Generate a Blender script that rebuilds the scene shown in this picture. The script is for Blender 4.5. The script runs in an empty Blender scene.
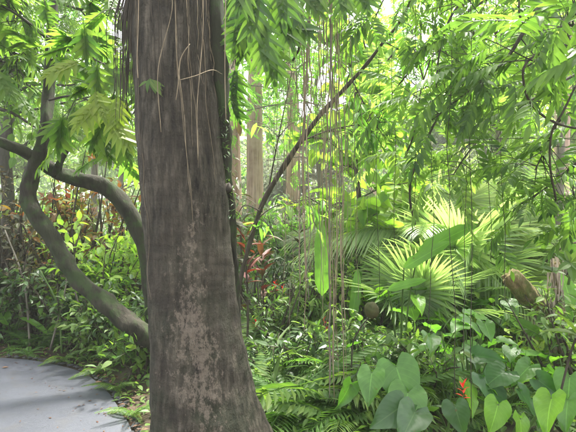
import bpy, math, random
import numpy as np
from mathutils import Vector
R = math.radians
rng = np.random.default_rng(11)
random.seed(11)
scene = bpy.context.scene
COL = scene.collection
F = 435.0; EYE = 1.6

def P(u, v, d):
    return np.array([(u-288)/F*d, d, EYE-(v-216)/F*d])
def G(u, v):
    d = EYE*F/(v-216); return np.array([(u-288)/F*d, d, 0.0])

# ------------------------------------------------------------------ mesh helpers
def nrm(a):
    a = np.asarray(a, float); return a/np.maximum(np.linalg.norm(a, axis=-1, keepdims=True), 1e-9)

class T:                                   # a small mesh template: leaf, leaflet, frond
    def __init__(s, v, f, uv):
        s.v = np.array(v, float); s.uv = np.array(uv, float)
        s.tot = np.array([len(x) for x in f], np.int32)
        s.idx = np.array([i for x in f for i in x], np.int32)

class MB:
    def __init__(s): s.V=[]; s.UV=[]; s.I=[]; s.N=[]; s.n=0
    def raw(s, v, idx, tot, uv):
        s.V.append(np.asarray(v, float).reshape(-1,3)); s.UV.append(np.asarray(uv, float).reshape(-1,2))
        s.I.append(np.asarray(idx).reshape(-1)+s.n); s.N.append(np.asarray(tot).reshape(-1)); s.n += len(s.V[-1])
    def add(s, t, pos, d, up, sc, sx=None):
        pos = np.asarray(pos, float).reshape(-1,3); N = len(pos)
        if N == 0: return
        y = nrm(np.broadcast_to(d, (N,3))); up = np.broadcast_to(up, (N,3))
        x = nrm(np.cross(y, up) + 1e-6); z = np.cross(x, y)
        sc = np.broadcast_to(sc, (N,)); sx = sc if sx is None else np.broadcast_to(sx, (N,))
        tv = t.v
        V = (pos[:,None,:] + (tv[None,:,0]*sx[:,None])[...,None]*x[:,None,:]
             + (tv[None,:,1]*sc[:,None])[...,None]*y[:,None,:] + (tv[None,:,2]*sc[:,None])[...,None]*z[:,None,:])
        m = len(tv)
        idx = t.idx[None,:] + (np.arange(N)*m)[:,None]
        s.raw(V, idx, np.tile(t.tot, N), np.tile(t.uv, (N,1)))
    def tube(s, pts, rad, sides=6, sub=4, fn=None):
        pts = np.array(pts, float); n = len(pts)
        rad = np.broadcast_to(rad, (n,)) if np.ndim(rad) == 0 else np.interp(np.linspace(0,1,n), np.linspace(0,1,len(rad)), rad)
        if n > 2 and sub > 1:
            pe = np.vstack([2*pts[0]-pts[1], pts, 2*pts[-1]-pts[-2]])
            out=[]; ro=[]
            for i in range(n-1):
                p0,p1,p2,p3 = pe[i:i+4]
                for k in range(sub):
                    t=k/sub
                    out.append(0.5*((2*p1)+(-p0+p2)*t+(2*p0-5*p1+4*p2-p3)*t*t+(-p0+3*p1-3*p2+p3)*t**3))
                    ro.append(rad[i]*(1-t)+rad[i+1]*t)
            out.append(pts[-1]); ro.append(rad[-1]); pts=np.array(out); rad=np.array(ro); n=len(pts)
        tg = nrm(np.gradient(pts, axis=0))
        a = np.array([1.,0,0]) if abs(tg[0][0])<.8 else np.array([0,1.,0])
        X = nrm(a - tg[0]*np.dot(a,tg[0])); fr=[X]
        for i in range(1,n):
            X = nrm(X - tg[i]*np.dot(X,tg[i])); fr.append(X)
        fr=np.array(fr); B=np.cross(tg,fr)
        th=np.linspace(0,2*np.pi,sides,endpoint=False)
        rr = rad[:,None]*np.ones((1,sides))
        if fn is not None: rr = rr*fn(th[None,:], np.linspace(0,1,n)[:,None])
        V = pts[:,None,:]+rr[...,None]*(np.cos(th)[None,:,None]*fr[:,None,:]+np.sin(th)[None,:,None]*B[:,None,:])
        L = np.concatenate([[0],np.cumsum(np.linalg.norm(np.diff(pts,axis=0),axis=1))])
        uv = np.stack([np.tile(th/(2*np.pi),(n,1)), np.tile(L[:,None],(1,sides))],-1)
        i = np.arange(n-1)[:,None]*sides; j=np.arange(sides)[None,:]; k=(j+1)%sides
        q = np.stack([i+j,i+k,i+sides+k,i+sides+j],-1).reshape(-1)
        tot=[4]*((n-1)*sides)
        q = np.concatenate([q, np.arange(sides)[::-1], (n-1)*sides+np.arange(sides)])
        s.raw(V, q, np.array(tot+[sides,sides]), uv)
        return pts, rad
    def mesh(s, name, mat, smooth=True):
        me = bpy.data.meshes.new(name)
        V=np.concatenate(s.V); I=np.concatenate(s.I).astype(np.int32); N=np.concatenate(s.N).astype(np.int32); UV=np.concatenate(s.UV)
        me.vertices.add(len(V)); me.vertices.foreach_set('co', V.astype(np.float32).ravel())
        me.loops.add(len(I)); me.loops.foreach_set('vertex_index', I)
        me.polygons.add(len(N)); st=np.concatenate([[0],np.cumsum(N)[:-1]]).astype(np.int32)
        me.polygons.foreach_set('loop_start', st); me.polygons.foreach_set('loop_total', N)
        uvl = me.uv_layers.new(name='UVMap'); uvl.data.foreach_set('uv', UV[I].astype(np.float32).ravel())
        me.polygons.foreach_set('use_smooth', np.full(len(N), smooth))
        me.materials.append(mat); me.update(calc_edges=True)
        return me
    def build(s, name, mat, parent=None, smooth=True):
        if not s.V: return None
        o = bpy.data.objects.new(name, s.mesh(name, mat, smooth)); COL.objects.link(o)
        if parent is not None:
            o.parent = parent; l = parent_world(parent)
            o.location = (-l[0], -l[1], -l[2]) if parent.type=='EMPTY' else (0,0,0)
        return o
def parent_world(e):
    return e.location if e.type=='EMPTY' else (0,0,0)

def tag(o, label=None, cat=None, group=None, kind=None):
    if label: o['label']=label
    if cat: o['category']=cat
    if group: o['group']=group
    if kind: o['kind']=kind
    return o
def thing(name, loc, label, cat, group=None):
    o = bpy.data.objects.new(name, None); o.empty_display_size=.1; COL.objects.link(o)
    o.location = tuple(float(c) for c in loc); return tag(o, label, cat, group)
def copy_thing(src, loc, rz=0, sc=1, label=None, group=None):
    c = src.copy(); COL.objects.link(c); c.location=tuple(float(x) for x in loc)
    c.rotation_euler=(0,0,rz); c.scale=(sc,sc,sc)
    if label: c['label']=label
    if group: c['group']=group
    for ch in src.children:
        k = ch.copy(); COL.objects.link(k); k.parent=c
        for g in ch.children:
            h=g.copy(); COL.objects.link(h); h.parent=k
    return c

# ------------------------------------------------------------------ leaf templates
def strip(n=3, w=.15, prof=None, fold=.3, curl=.15, wave=0, ends=.02, torn=None):
    v=[];uv=[];f=[]
    for i in range(n+1):
        y=i/n
        ww = w*(prof(y) if prof else math.sin(math.pi*min(1,max(0,y**.8)))**.8 if 0<y<1 else ends)
        ww=max(ww, w*ends)
        z=-curl*y*y
        wl = ww*(1+(torn[i][0] if torn else 0)); wr = ww*(1+(torn[i][1] if torn else 0))
        dz = wave*math.sin(i*2.3)*ww
        v += [(-wl,y,z+fold*ww+dz),(0,y,z),(wr,y,z+fold*ww-dz)]
        uv += [(0,y),(.5,y),(1,y)]
    for i in range(n):
        a=3*i; f += [(a,a+1,a+4,a+3),(a+1,a+2,a+5,a+4)]
    return T(v,f,uv)
def merge(parts):                           # [(T,pos,dir,up,scale)]
    m=MB()
    for p in parts: m.add(*p)
    t=T([(0,0,0)],[(0,)],[(0,0)])
    t.v=np.concatenate(m.V); t.uv=np.concatenate(m.UV); t.idx=np.concatenate(m.I).astype(np.int32); t.tot=np.concatenate(m.N).astype(np.int32)
    return t
def stick(a,b,r):
    a=np.array(a,float); b=np.array(b,float); d=nrm(b-a); x=nrm(np.cross(d,[.1,.2,1]))*r; z=nrm(np.cross(x,d))*r
    v=[a+x,a-x*.6+z,a-x*.6-z,b+x*.5,b-x*.3+z*.5,b-x*.3-z*.5]
    return T(v,[(0,1,4,3),(1,2,5,4),(2,0,3,5)],[(.5,.1)]*6)
EYE3=(np.zeros(3),(0,1,0),(0,0,1),1.0)
def compound(leaf, pairs=6, ll=.42, ang=55, droop=.35, bend=.25, term=True, jit=.12, seed=0, taper=.25):
    r=np.random.default_rng(seed); ps=[]
    def rp(y): return np.array([0,y,-bend*y*y])
    for k in range(5): ps.append((stick(rp(k/5),rp((k+1)/5),.008),)+EYE3)
    for i in range(pairs):
        y=.18+.8*i/pairs
        for sgn in (-1,1):
            a=R(ang*(1-.35*i/pairs)+r.normal()*6)
            d=np.array([sgn*math.sin(a),math.cos(a),-droop+r.normal()*jit])
            s=ll*(1-taper*abs(i/pairs-.45)*2)*(1+r.normal()*.08)
            up=np.array([sgn*.25+r.normal()*jit, r.normal()*jit,1])
            ps.append((leaf,rp(y),d,up,s))
    if term: ps.append((leaf,rp(1),(r.normal()*.1,1,-bend*1.6-droop*.5),(0,0,1),ll*.95))
    return merge(ps)
L_small = strip(2,.24,fold=.35,curl=.1)
L_oval = strip(4,.24,fold=.3,curl=.2)
L_lance = strip(4,.13,fold=.35,curl=.25)
L_lance2 = strip(3,.15,fold=.35,curl=.28)
L_far = strip(2,.3,fold=.5,curl=.2)
L_thin = strip(3,.05,fold=.5,curl=.35)
L_shred = strip(7,.022,prof=lambda y:(1-y)**.4*.9+.1,fold=.6,curl=.2,wave=.5)
L_strap = strip(7,.05,prof=lambda y:(1-y)**.5*.9+.1,fold=.5,curl=.75)
C_spray = [compound(L_lance2,7,.40,60,.22,.2,seed=i) for i in range(3)]
C_drop = [compound(L_lance2,7,.42,56,.4,.32,seed=10+i) for i in range(3)]
C_mid = [compound(L_lance2,7,.38,60,.15,.15,seed=20+i) for i in range(2)]
C_whorl = []
for sd in range(2):
    r_=np.random.default_rng(sd+50)
    C_whorl.append(merge([(L_oval,(0,0,.0),(math.cos(a),math.sin(a),r_.uniform(-.1,.6)),(0,0,1),r_.uniform(.75,1.1)) for a in np.linspace(0,6.28,8)[:-1]+r_.uniform(0,.5,7)]))
def lobed(seed=0):
    r=np.random.default_rng(seed); ps=[]
    core=strip(10,.11,prof=lambda y:.25+.75*math.sin(math.pi*min(1,.12+y*.85)),fold=.15,curl=.12)
    ps.append((core,)+EYE3)
    for i in range(5):
        y=.1+.74*i/5; L=(.26+.28*math.sin(math.pi*(.18+.62*i/4)))*(1+r.normal()*.12)
        for sg in (-1,1):
            a=R(66-i*7+r.normal()*6); lobe=strip(5,.175+r.normal()*.015,prof=lambda q:(.95-.15*q) if q<.45 else max(.04,(1-q)**.75*1.25),fold=.25,curl=.22)
            ps.append((lobe,(0,y,-.12*y*y+.004*(i%2)+.003),(sg*math.sin(a),math.cos(a),-.12+r.normal()*.07),(sg*.1,-.05,1),L,))
    ps.append((strip(4,.2,fold=.3,curl=.2),(0,.82,-.1),(0,1,-.2),(0,0,1),.3))
    ps.append((stick((0,-.22,.03),(0,.95,-.1),.012),)+EYE3)
    return merge(ps)
C_lobed=[lobed(i) for i in range(3)]
def heart(seed=0, wide=1.0, cup=.12, curl=.25, wavy=.02):
    r=np.random.default_rng(seed)
    E=[(.02,-.02),(.1,-.15),(.2,-.23),(.31,-.2),(.39,-.1),(.43,.04),(.425,.2),(.38,.36),(.31,.52),(.22,.68),(.11,.85),(.012,1.0)]
    M=[0,.015,.04,.08,.14,.22,.33,.45,.58,.71,.86,.99]
    v=[];uv=[];f=[]
    for k,((ex,ey),m) in enumerate(zip(E,M)):
        for c in (-1,-.66,-.33,0,.33,.66,1):
            a=abs(c); x=ex*wide*a*(1 if c>0 else -1); y=m*(1-a)+ey*a
            z=cup*a**1.3*.5-curl*y*y - .1*max(0,-y)+wavy*math.sin(k*1.9+c*2)*a*a*2 + wavy*.6*math.cos(k*math.pi)*(a>.2)
            v.append((x,y,z)); uv.append((.5+c*.5,m))
    n=7
    for k in range(len(E)-1):
        for c in range(n-1):
            a=k*n+c; f.append((a,a+1,a+n+1,a+n))
    return T(v,f,uv)
H_leaf=[heart(i,wide=[1,.85,1.1][i],cup=[.1,.25,.15][i],curl=[.2,.35,.3][i]) for i in range(3)]
H_small=heart(5,1.0,.15,.3,0)
def paddle(seed, w=.15, curl=.35, tear=.0, n=16):
    r=np.random.default_rng(seed)
    torn=[(-r.uniform(0,tear)*(r.random()<.35), -r.uniform(0,tear)*(r.random()<.35)) for _ in range(n+1)]
    return strip(n,w,prof=lambda y: (min(1,y/.18)**.6)*(1-max(0,(y-.6)/.4)**2.2)**.8 if y<1 else .03,fold=.4,curl=curl,wave=.12,torn=torn)
PAD=[paddle(1,.115,.3,.12),paddle(2,.17,.5,.5,24),paddle(3,.11,.25,.2),paddle(4,.2,.6,.5,24)]
def frond(seed=0, pairs=46, ll=.33, arch=.55, droop=.5, vee=.3, leaf=None, ang=62, stalk=.18):
    r=np.random.default_rng(seed); leaf=leaf or strip(3,.027,fold=.6,curl=.35); ps=[]
    def rp(t): return np.array([0,t,.55*t-(.55+arch)*t*t])
    for k in range(8): ps.append((stick(rp(k/8),rp((k+1)/8),.012*(1-k/9)),)+EYE3)
    for i in range(pairs):
        t=stalk+(1-stalk)*i/pairs
        tg=nrm(rp(t+.01)-rp(t)); s=ll*(math.sin(math.pi*(.15+.8*i/pairs))**.6)*(1+r.normal()*.05)
        for sg in (-1,1):
            a=R(ang*(1-.45*i/pairs)+r.normal()*3)
            d=np.array([sg*math.sin(a),0,0])+tg*math.cos(a)+np.array([0,0,vee-droop+r.normal()*.05])
            ps.append((leaf,rp(t),d,(sg*-.3,0,1),s))
    return merge(ps)
FR_palm=[frond(1),frond(2,42,.36,.75,.7),frond(3,44,.3,.35,.3)]
FR_fern=[frond(11,26,.2,.7,.2,.15,leaf=strip(2,.12,fold=.2,curl=.2),ang=75,stalk=.12),
         frond(12,24,.24,.5,.25,.15,leaf=strip(2,.1,fold=.2,curl=.3),ang=70,stalk=.15)]
def fan(seed=0, nseg=44, spread=290, droop=.3):
    r=np.random.default_rng(seed); ps=[]
    seg=strip(6,.036,prof=lambda q:.12+q/.42*.88 if q<.42 else max(.03,((1-q)/.58)**.8),fold=.8,curl=.3)
    for i in range(nseg):
        a=R(-spread/2+spread*i/(nseg-1)+r.normal()*1.2)
        ps.append((seg,(0,0,0),(math.sin(a),math.cos(a),.12-droop*(1-math.cos(a))*.3+r.normal()*.03),(0,-.1,1),1-.18*abs(i/nseg-.5)*2+r.normal()*.03))
    return merge(ps)
FAN=[fan(1),fan(2,38,250,.6)]

# ------------------------------------------------------------------ materials
def mat(name):
    m=bpy.data.materials.new(name); m.use_nodes=True; nt=m.node_tree; nt.nodes.clear()
    return m, nt, nt.nodes, nt.links
def nd(nt, typ, **kw):
    n=nt.nodes.new(typ)
    for k,v in kw.items():
        if k in n.inputs: n.inputs[k].default_value=v
        else: setattr(n,k,v)
    return n
def ramp(nt, fac, stops, interp='LINEAR'):
    n=nt.nodes.new('ShaderNodeValToRGB'); cr=n.color_ramp; cr.interpolation=interp
    while len(cr.elements)<len(stops): cr.elements.new(.5)
    for e,(p,c) in zip(cr.elements,stops): e.position=p; e.color=(*c,1) if len(c)==3 else c
    nt.links.new(fac,n.inputs[0]); return n.outputs[0]
def mix(nt, fac, a, b, mode='MIX'):
    n=nt.nodes.new('ShaderNodeMixRGB'); n.blend_type=mode
    for i,x in ((0,fac),(1,a),(2,b)):
        if hasattr(x,'is_linked'): nt.links.new(x,n.inputs[i])
        elif isinstance(x,(int,float)): n.inputs[i].default_value=x if i==0 else (x,x,x,1)
        else: n.inputs[i].default_value=(*x,1)
    return n.outputs[0]
def math_(nt, op, a, b=0.0, c=0.0):
    n=nt.nodes.new('ShaderNodeMath'); n.operation=op
    for i,x in enumerate((a,b,c)):
        if hasattr(x,'is_linked'): nt.links.new(x,n.inputs[i])
        else: n.inputs[i].default_value=x
    return n.outputs[0]
def noise(nt, co, scale, detail=4, rough=.55, vscale=None):
    if vscale:
        mp=nt.nodes.new('ShaderNodeMapping'); mp.inputs['Scale'].default_value=vscale; nt.links.new(co,mp.inputs[0]); co=mp.outputs[0]
    n=nt.nodes.new('ShaderNodeTexNoise'); n.inputs['Scale'].default_value=scale; n.inputs['Detail'].default_value=detail; n.inputs['Roughness'].default_value=rough
    nt.links.new(co,n.inputs['Vector']); return n.outputs['Fac']
def coord(nt, which='Object'):
    return nt.nodes.new('ShaderNodeTexCoord').outputs[which]
def leafmat(name, cols, tfac=.42, tcol=(2.0,2.2,.95), rough=.5, spec=.35, big=False, midrib=None):
    cols=[(x[0]*1.08,x[1]*1.0,x[2]*1.15) for x in cols]
    m,nt,N,L=mat(name)
    geo=nt.nodes.new('ShaderNodeNewGeometry')
    k=len(cols); c=ramp(nt, geo.outputs['Random Per Island'], [(i/max(1,k-1),x) for i,x in enumerate(cols)])
    co=coord(nt)
    blot=noise(nt,co,9 if big else 3,5)
    c=mix(nt, ramp(nt,blot,[(.35,(0,0,0)),(.75,(.5,.5,.5))]), c, tuple(min(1,x*1.7+.004) for x in cols[-1]))
    bump=None
    if big:
        uv=coord(nt,'UV'); sp=nt.nodes.new('ShaderNodeSeparateXYZ'); L.new(uv,sp.inputs[0])
        du=math_(nt,'ABSOLUTE',math_(nt,'SUBTRACT',sp.outputs[0],.5))
        rib=math_(nt,'LESS_THAN',du,.018)
        w=math_(nt,'SINE',math_(nt,'MULTIPLY',math_(nt,'SUBTRACT',sp.outputs[1],math_(nt,'MULTIPLY',du,.8)),52.0))
        vein=math_(nt,'GREATER_THAN',w,.965)
        fac=math_(nt,'MAXIMUM',math_(nt,'MULTIPLY',rib,.45),math_(nt,'MULTIPLY',vein,.13))
        c=mix(nt,fac,c,midrib or tuple(min(1,x*2.2+.02) for x in cols[-1]))
        bp=nt.nodes.new('ShaderNodeBump'); bp.inputs['Strength'].default_value=.06; bp.inputs['Distance'].default_value=.005
        L.new(w,bp.inputs['Height']); bump=bp.outputs[0]
        # insect holes and browned spots
        spot=noise(nt,co,38,2); c=mix(nt, ramp(nt,spot,[(.70,(0,0,0)),(.76,(.7,.7,.7))]), c,(.09,.06,.02))
    p=nd(nt,'ShaderNodeBsdfPrincipled',Roughness=rough); p.inputs['Specular IOR Level'].default_value=spec
    L.new(c,p.inputs['Base Color'])
    if bump: L.new(bump,p.inputs['Normal'])
    t=nt.nodes.new('ShaderNodeBsdfTranslucent'); L.new(mix(nt,1.0,c,tcol,'MULTIPLY'),t.inputs[0])
    ms=nt.nodes.new('ShaderNodeMixShader'); ms.inputs[0].default_value=tfac
    L.new(p.outputs[0],ms.inputs[1]); L.new(t.outputs[0],ms.inputs[2])
    o=nt.nodes.new('ShaderNodeOutputMaterial'); L.new(ms.outputs[0],o.inputs[0]); return m
def barkmat(name, c1, c2, c3=None, vs=(1,1,.25), scale=14, bump=.6, moss=None, rough=.85):
    m,nt,N,L=mat(name); co=coord(nt)
    a=noise(nt,co,scale,8,.65,vs); b=noise(nt,co,scale*.18,4,.6)
    c=ramp(nt,a,[(.3,c1),(.68,c2)])
    if c3: c=mix(nt, ramp(nt,b,[(.42,(0,0,0)),(.62,(.8,.8,.8))]), c, c3)
    if moss:
        mf=noise(nt,co,scale*.35,6,.7); c=mix(nt, ramp(nt,mf,[(.5,(0,0,0)),(.6,(.85,.85,.85))]), c, moss)
    p=nd(nt,'ShaderNodeBsdfPrincipled',Roughness=rough); L.new(c,p.inputs['Base Color']); p.inputs['Specular IOR Level'].default_value=.25
    bp=nt.nodes.new('ShaderNodeBump'); bp.inputs['Strength'].default_value=bump; bp.inputs['Distance'].default_value=.035
    L.new(a,bp.inputs['Height']); L.new(bp.outputs[0],p.inputs['Normal'])
    o=nt.nodes.new('ShaderNodeOutputMaterial'); L.new(p.outputs[0],o.inputs[0]); return m

G_=dict
M={}
M['spray']=leafmat('spray_leaf',[(.022,.06,.014),(.045,.105,.022),(.07,.14,.027),(.10,.18,.03)],.46)
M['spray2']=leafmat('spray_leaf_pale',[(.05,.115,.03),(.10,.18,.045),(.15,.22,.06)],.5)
M['lobed']=leafmat('lobed_leaf',[(.045,.11,.022),(.07,.145,.028),(.11,.18,.03)],.5)
M['lobed_deep']=leafmat('lobed_leaf_deep',[(.022,.065,.014),(.045,.105,.02),(.075,.14,.024)],.42)
M['lobed_yellow']=leafmat('lobed_leaf_yellowing',[(.12,.19,.022),(.17,.23,.03)],.5)
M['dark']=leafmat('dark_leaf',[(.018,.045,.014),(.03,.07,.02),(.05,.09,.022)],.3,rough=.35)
M['mid']=leafmat('mid_leaf',[(.03,.08,.018),(.055,.12,.025),(.10,.16,.03)],.42)
M['bright']=leafmat('bright_leaf',[(.055,.15,.025),(.085,.21,.035),(.14,.26,.05)],.5)
M['lime']=leafmat('lime_leaf',[(.08,.19,.025),(.13,.25,.035),(.21,.30,.05)],.5)
M['grey']=leafmat('grey_leaf',[(.10,.14,.09),(.15,.19,.12),(.20,.23,.15)],.4,tcol=(1.2,1.25,.9))  # grey green leaf, paled so its colour stands in for distance haze
M['far']=leafmat('far_leaf',[(.05,.10,.025),(.09,.16,.035),(.15,.22,.05)],.45)
M['croton']=leafmat('croton_leaf',[(.07,.13,.02),(.12,.18,.02),(.10,.16,.03),(.24,.22,.03),(.33,.16,.04),(.26,.08,.05),(.11,.06,.03),(.30,.20,.13),(.10,.17,.03)],.42,tcol=(1.5,1.1,.6))
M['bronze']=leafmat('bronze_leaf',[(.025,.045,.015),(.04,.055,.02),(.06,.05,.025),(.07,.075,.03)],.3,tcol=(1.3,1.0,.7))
M['red']=leafmat('red_leaf',[(.05,.012,.012),(.13,.02,.016),(.09,.04,.02),(.05,.06,.02)],.3,tcol=(1.5,.7,.5))
M['redbright']=leafmat('scarlet_bract',[(.45,.02,.015),(.6,.05,.02)],.35,tcol=(1.4,.7,.5))
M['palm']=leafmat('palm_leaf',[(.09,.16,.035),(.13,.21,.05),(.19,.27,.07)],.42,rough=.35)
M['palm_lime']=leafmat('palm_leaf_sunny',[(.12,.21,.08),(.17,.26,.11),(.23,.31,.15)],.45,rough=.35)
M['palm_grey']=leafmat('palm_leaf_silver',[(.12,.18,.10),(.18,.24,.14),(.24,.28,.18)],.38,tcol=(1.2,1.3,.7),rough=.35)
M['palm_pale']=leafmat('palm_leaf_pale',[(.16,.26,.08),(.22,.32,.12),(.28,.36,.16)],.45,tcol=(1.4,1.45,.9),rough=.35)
M['heart']=leafmat('big_glossy_leaf',[(.035,.11,.016),(.07,.17,.022)],.4,rough=.36,spec=.6,big=True)
M['heart_dark']=leafmat('big_dark_leaf',[(.02,.06,.018),(.035,.085,.02)],.32,rough=.36,spec=.5,big=True,midrib=(.10,.16,.07))
M['heart_deep']=leafmat('big_deep_green_leaf',[(.022,.075,.016),(.035,.10,.02)],.36,rough=.33,big=True)
M['heart_lime']=leafmat('big_lime_leaf',[(.08,.19,.02),(.12,.25,.025)],.48,rough=.3,big=True)
M['paddle']=leafmat('paddle_leaf',[(.075,.18,.025),(.11,.24,.035)],.48,rough=.3,big=True)
M['fern']=leafmat('fern_leaf',[(.03,.08,.018),(.05,.12,.022),(.08,.16,.03)],.42)
M['dry']=leafmat('dry_leaf',[(.05,.032,.018),(.10,.065,.035),(.17,.12,.065),(.07,.035,.02)],.2,tcol=(1.2,1,.7),rough=.7,spec=.2)
M['husk']=leafmat('shredded_husk',[(.16,.145,.105),(.27,.245,.18),(.40,.36,.27)],.15,tcol=(1.2,1.1,.9),rough=.8,spec=.15)
M['podskin']=barkmat('pod_skin',(.035,.045,.014),(.085,.095,.03),(.07,.05,.025),vs=(1,1,1),scale=30,bump=.3,rough=.55)
M['stem']=barkmat('green_stem',(.05,.09,.02),(.08,.14,.035),scale=20,bump=.2,rough=.5)
M['twig']=barkmat('twig_bark',(.035,.028,.02),(.09,.075,.055),scale=40)
M['darkbark']=barkmat('dark_bark',(.025,.021,.017),(.085,.072,.06),(.05,.055,.035),scale=18)
M['mossbark']=barkmat('mossy_bark',(.008,.007,.005),(.06,.052,.038),(.03,.033,.018),scale=16,moss=(.035,.055,.018),bump=.8)
M['greybark']=barkmat('grey_bark',(.09,.08,.065),(.24,.21,.17),scale=16)
M['pinkbark']=barkmat('pink_fibrous_bark',(.16,.09,.07),(.55,.38,.31),(.45,.32,.26),vs=(1.3,1.3,.06),scale=16,bump=.9)
M['logbark']=barkmat('rotting_log_bark',(.12,.085,.045),(.36,.27,.15),(.20,.19,.06),vs=(1,1,.4),scale=24,moss=(.12,.15,.04),bump=1)
M['root']=barkmat('aerial_root_skin',(.13,.10,.065),(.34,.27,.18),scale=30,bump=.4)
M['rootdark']=barkmat('dark_root_skin',(.02,.017,.013),(.075,.06,.045),scale=30,bump=.4)
M['stone']=barkmat('dark_stone',(.018,.019,.02),(.06,.062,.065),vs=(1,1,1),scale=22,bump=.5,rough=.6)

def trunkmat():
    m,nt,N,L=mat('big_trunk_bark'); co=coord(nt)
    fib=noise(nt,co,26,8,.7,(1,1,.16)); blot=noise(nt,co,2.2,5,.6); wr=noise(nt,co,5,2,.5,(.5,.5,2.2)); knob=noise(nt,co,7,6,.6,(1,1,.6)); fine=noise(nt,co,90,4,.7)
    c=ramp(nt,fib,[(.36,(.015,.012,.009)),(.5,(.062,.052,.038)),(.66,(.160,.135,.102))])
    c=mix(nt, ramp(nt,blot,[(.45,(0,0,0)),(.65,(.55,.55,.55))]), c,(.075,.06,.045))
    c=mix(nt, ramp(nt,wr,[(.3,(.55,.55,.55)),(.45,(0,0,0))]), c,(.03,.024,.018))
    sp=nt.nodes.new('ShaderNodeSeparateXYZ'); L.new(co,sp.inputs[0])
    # greenish algae towards the foot
    gz=ramp(nt, math_(nt,'MULTIPLY_ADD',sp.outputs[2],-.45,.85), [(0,(0,0,0)),(1,(.8,.8,.8))])
    al=ramp(nt, noise(nt,co,5,5,.65), [(.42,(0,0,0)),(.6,(1,1,1))])
    c=mix(nt, mix(nt,1.0,gz,al,'MULTIPLY'), c,(.024,.036,.014))
    # flaking pale lichen patches, in a broken strip down the face
    xs=math_(nt,'ADD',sp.outputs[0],math_(nt,'MULTIPLY',sp.outputs[2],.05))
    xs=math_(nt,'SUBTRACT',xs,math_(nt,'MULTIPLY',noise(nt,co,1.7,2),.5))
    d=math_(nt,'ABSOLUTE',math_(nt,'ADD',xs,.71))
    strip_=math_(nt,'MULTIPLY_ADD',d,-1.1,.20)
    hz=math_(nt,'MULTIPLY_ADD',math_(nt,'ABSOLUTE',math_(nt,'SUBTRACT',sp.outputs[2],.9)),-.2,.11)
    pa=math_(nt,'ADD',math_(nt,'ADD',noise(nt,co,34,7,.78,(1,1,.6)),strip_),hz)
    lf=ramp(nt,pa,[(.70,(0,0,0)),(.77,(1,1,1))])
    c=mix(nt,mix(nt,.62,(0,0,0),lf),c,mix(nt,fine,(.15,.115,.085),(.36,.29,.23)))
    p=nd(nt,'ShaderNodeBsdfPrincipled',Roughness=.8); p.inputs['Specular IOR Level'].default_value=.3
    L.new(c,p.inputs['Base Color'])
    h=math_(nt,'ADD',math_(nt,'MULTIPLY',fib,1.0),math_(nt,'ADD',math_(nt,'ADD',math_(nt,'MULTIPLY',wr,1.2),math_(nt,'MULTIPLY',knob,2.0)),math_(nt,'MULTIPLY',fine,.35)))
    bp=nt.nodes.new('ShaderNodeBump'); bp.inputs['Strength'].default_value=1; bp.inputs['Distance'].default_value=.045
    L.new(h,bp.inputs['Height']); L.new(bp.outputs[0],p.inputs['Normal'])
    o=nt.nodes.new('ShaderNodeOutputMaterial'); L.new(p.outputs[0],o.inputs[0]); return m
M['trunk']=trunkmat()
def pathmat():
    m,nt,N,L=mat('worn_asphalt'); co=coord(nt)
    a=noise(nt,co,160,3,.7); b=noise(nt,co,1.3,5,.6,(.5,1.6,1)); s=noise(nt,co,6,5,.6)
    c=ramp(nt,a,[(.3,(.027,.030,.039)),(.7,(.057,.063,.080))])
    c=mix(nt, ramp(nt,b,[(.4,(0,0,0)),(.62,(.5,.5,.5))]), c,(.062,.068,.086))
    c=mix(nt, ramp(nt,s,[(.5,(0,0,0)),(.7,(.6,.6,.6))]), c,(.05,.05,.052))
    p=nd(nt,'ShaderNodeBsdfPrincipled'); L.new(c,p.inputs['Base Color'])
    L.new(ramp(nt,b,[(.35,(.38,.38,.38)),(.65,(.62,.62,.62))]),p.inputs['Roughness'])
    bp=nt.nodes.new('ShaderNodeBump'); bp.inputs['Strength'].default_value=.7; bp.inputs['Distance'].default_value=.006
    L.new(a,bp.inputs['Height']); L.new(bp.outputs[0],p.inputs['Normal'])
    o=nt.nodes.new('ShaderNodeOutputMaterial'); L.new(p.outputs[0],o.inputs[0]); return m
M['path']=pathmat()
M['ground']=barkmat('litter_soil',(.022,.017,.012),(.085,.06,.038),(.05,.055,.025),vs=(1,1,1),scale=8,bump=1)

# ------------------------------------------------------------------ ground and path
edge=np.array([(-40,2),(-20,4.2),(-9,5.0),(-5,5.15),(-3.24,4.9),(-2.72,4.77),(-2.13,4.46),(-1.68,4.0),(-1.39,3.59),(-1.15,3.2),(-1.02,2.7),(-.85,2.1),(-.4,1.55),(.5,1.2),(2,1.0),(6,.8),(20,-1),(40,-4)],float)
def catmull(p, sub=8):
    pe=np.vstack([2*p[0]-p[1],p,2*p[-1]-p[-2]]); o=[]
    for i in range(len(p)-1):
        a,b,c,d=pe[i:i+4]
        for k in range(sub):
            t=k/sub; o.append(.5*((2*b)+(-a+c)*t+(2*a-5*b+4*c-d)*t*t+(-a+3*b-3*c+d)*t**3))
    o.append(p[-1]); return np.array(o)
ec=catmull(edge)
def edge_y(x): return np.interp(x, ec[:,0], ec[:,1])
def gz(x,y):
    x=np.asarray(x,float); y=np.asarray(y,float)
    d=y-edge_y(x); k=np.clip((d-.05)/1.2,0,1)
    h=.07*np.sin(x*1.7+y*.6)*np.sin(y*1.3-x*.4)+.05*np.sin(x*3.9+1)*np.sin(y*3.1)+.09
    far=np.clip((y-20)/60,0,1)
    return -.02+k*h+far*3.0
gx=np.concatenate([np.linspace(-250,-14,22),np.linspace(-12,12,200),np.linspace(14,250,22)])
gy=np.concatenate([np.linspace(-150,-4,14),np.linspace(-3,14,160),np.linspace(15,300,40)])
X,Y=np.meshgrid(gx,gy); Z=gz(X,Y)
m=MB(); nx,ny=len(gx),len(gy)
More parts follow.
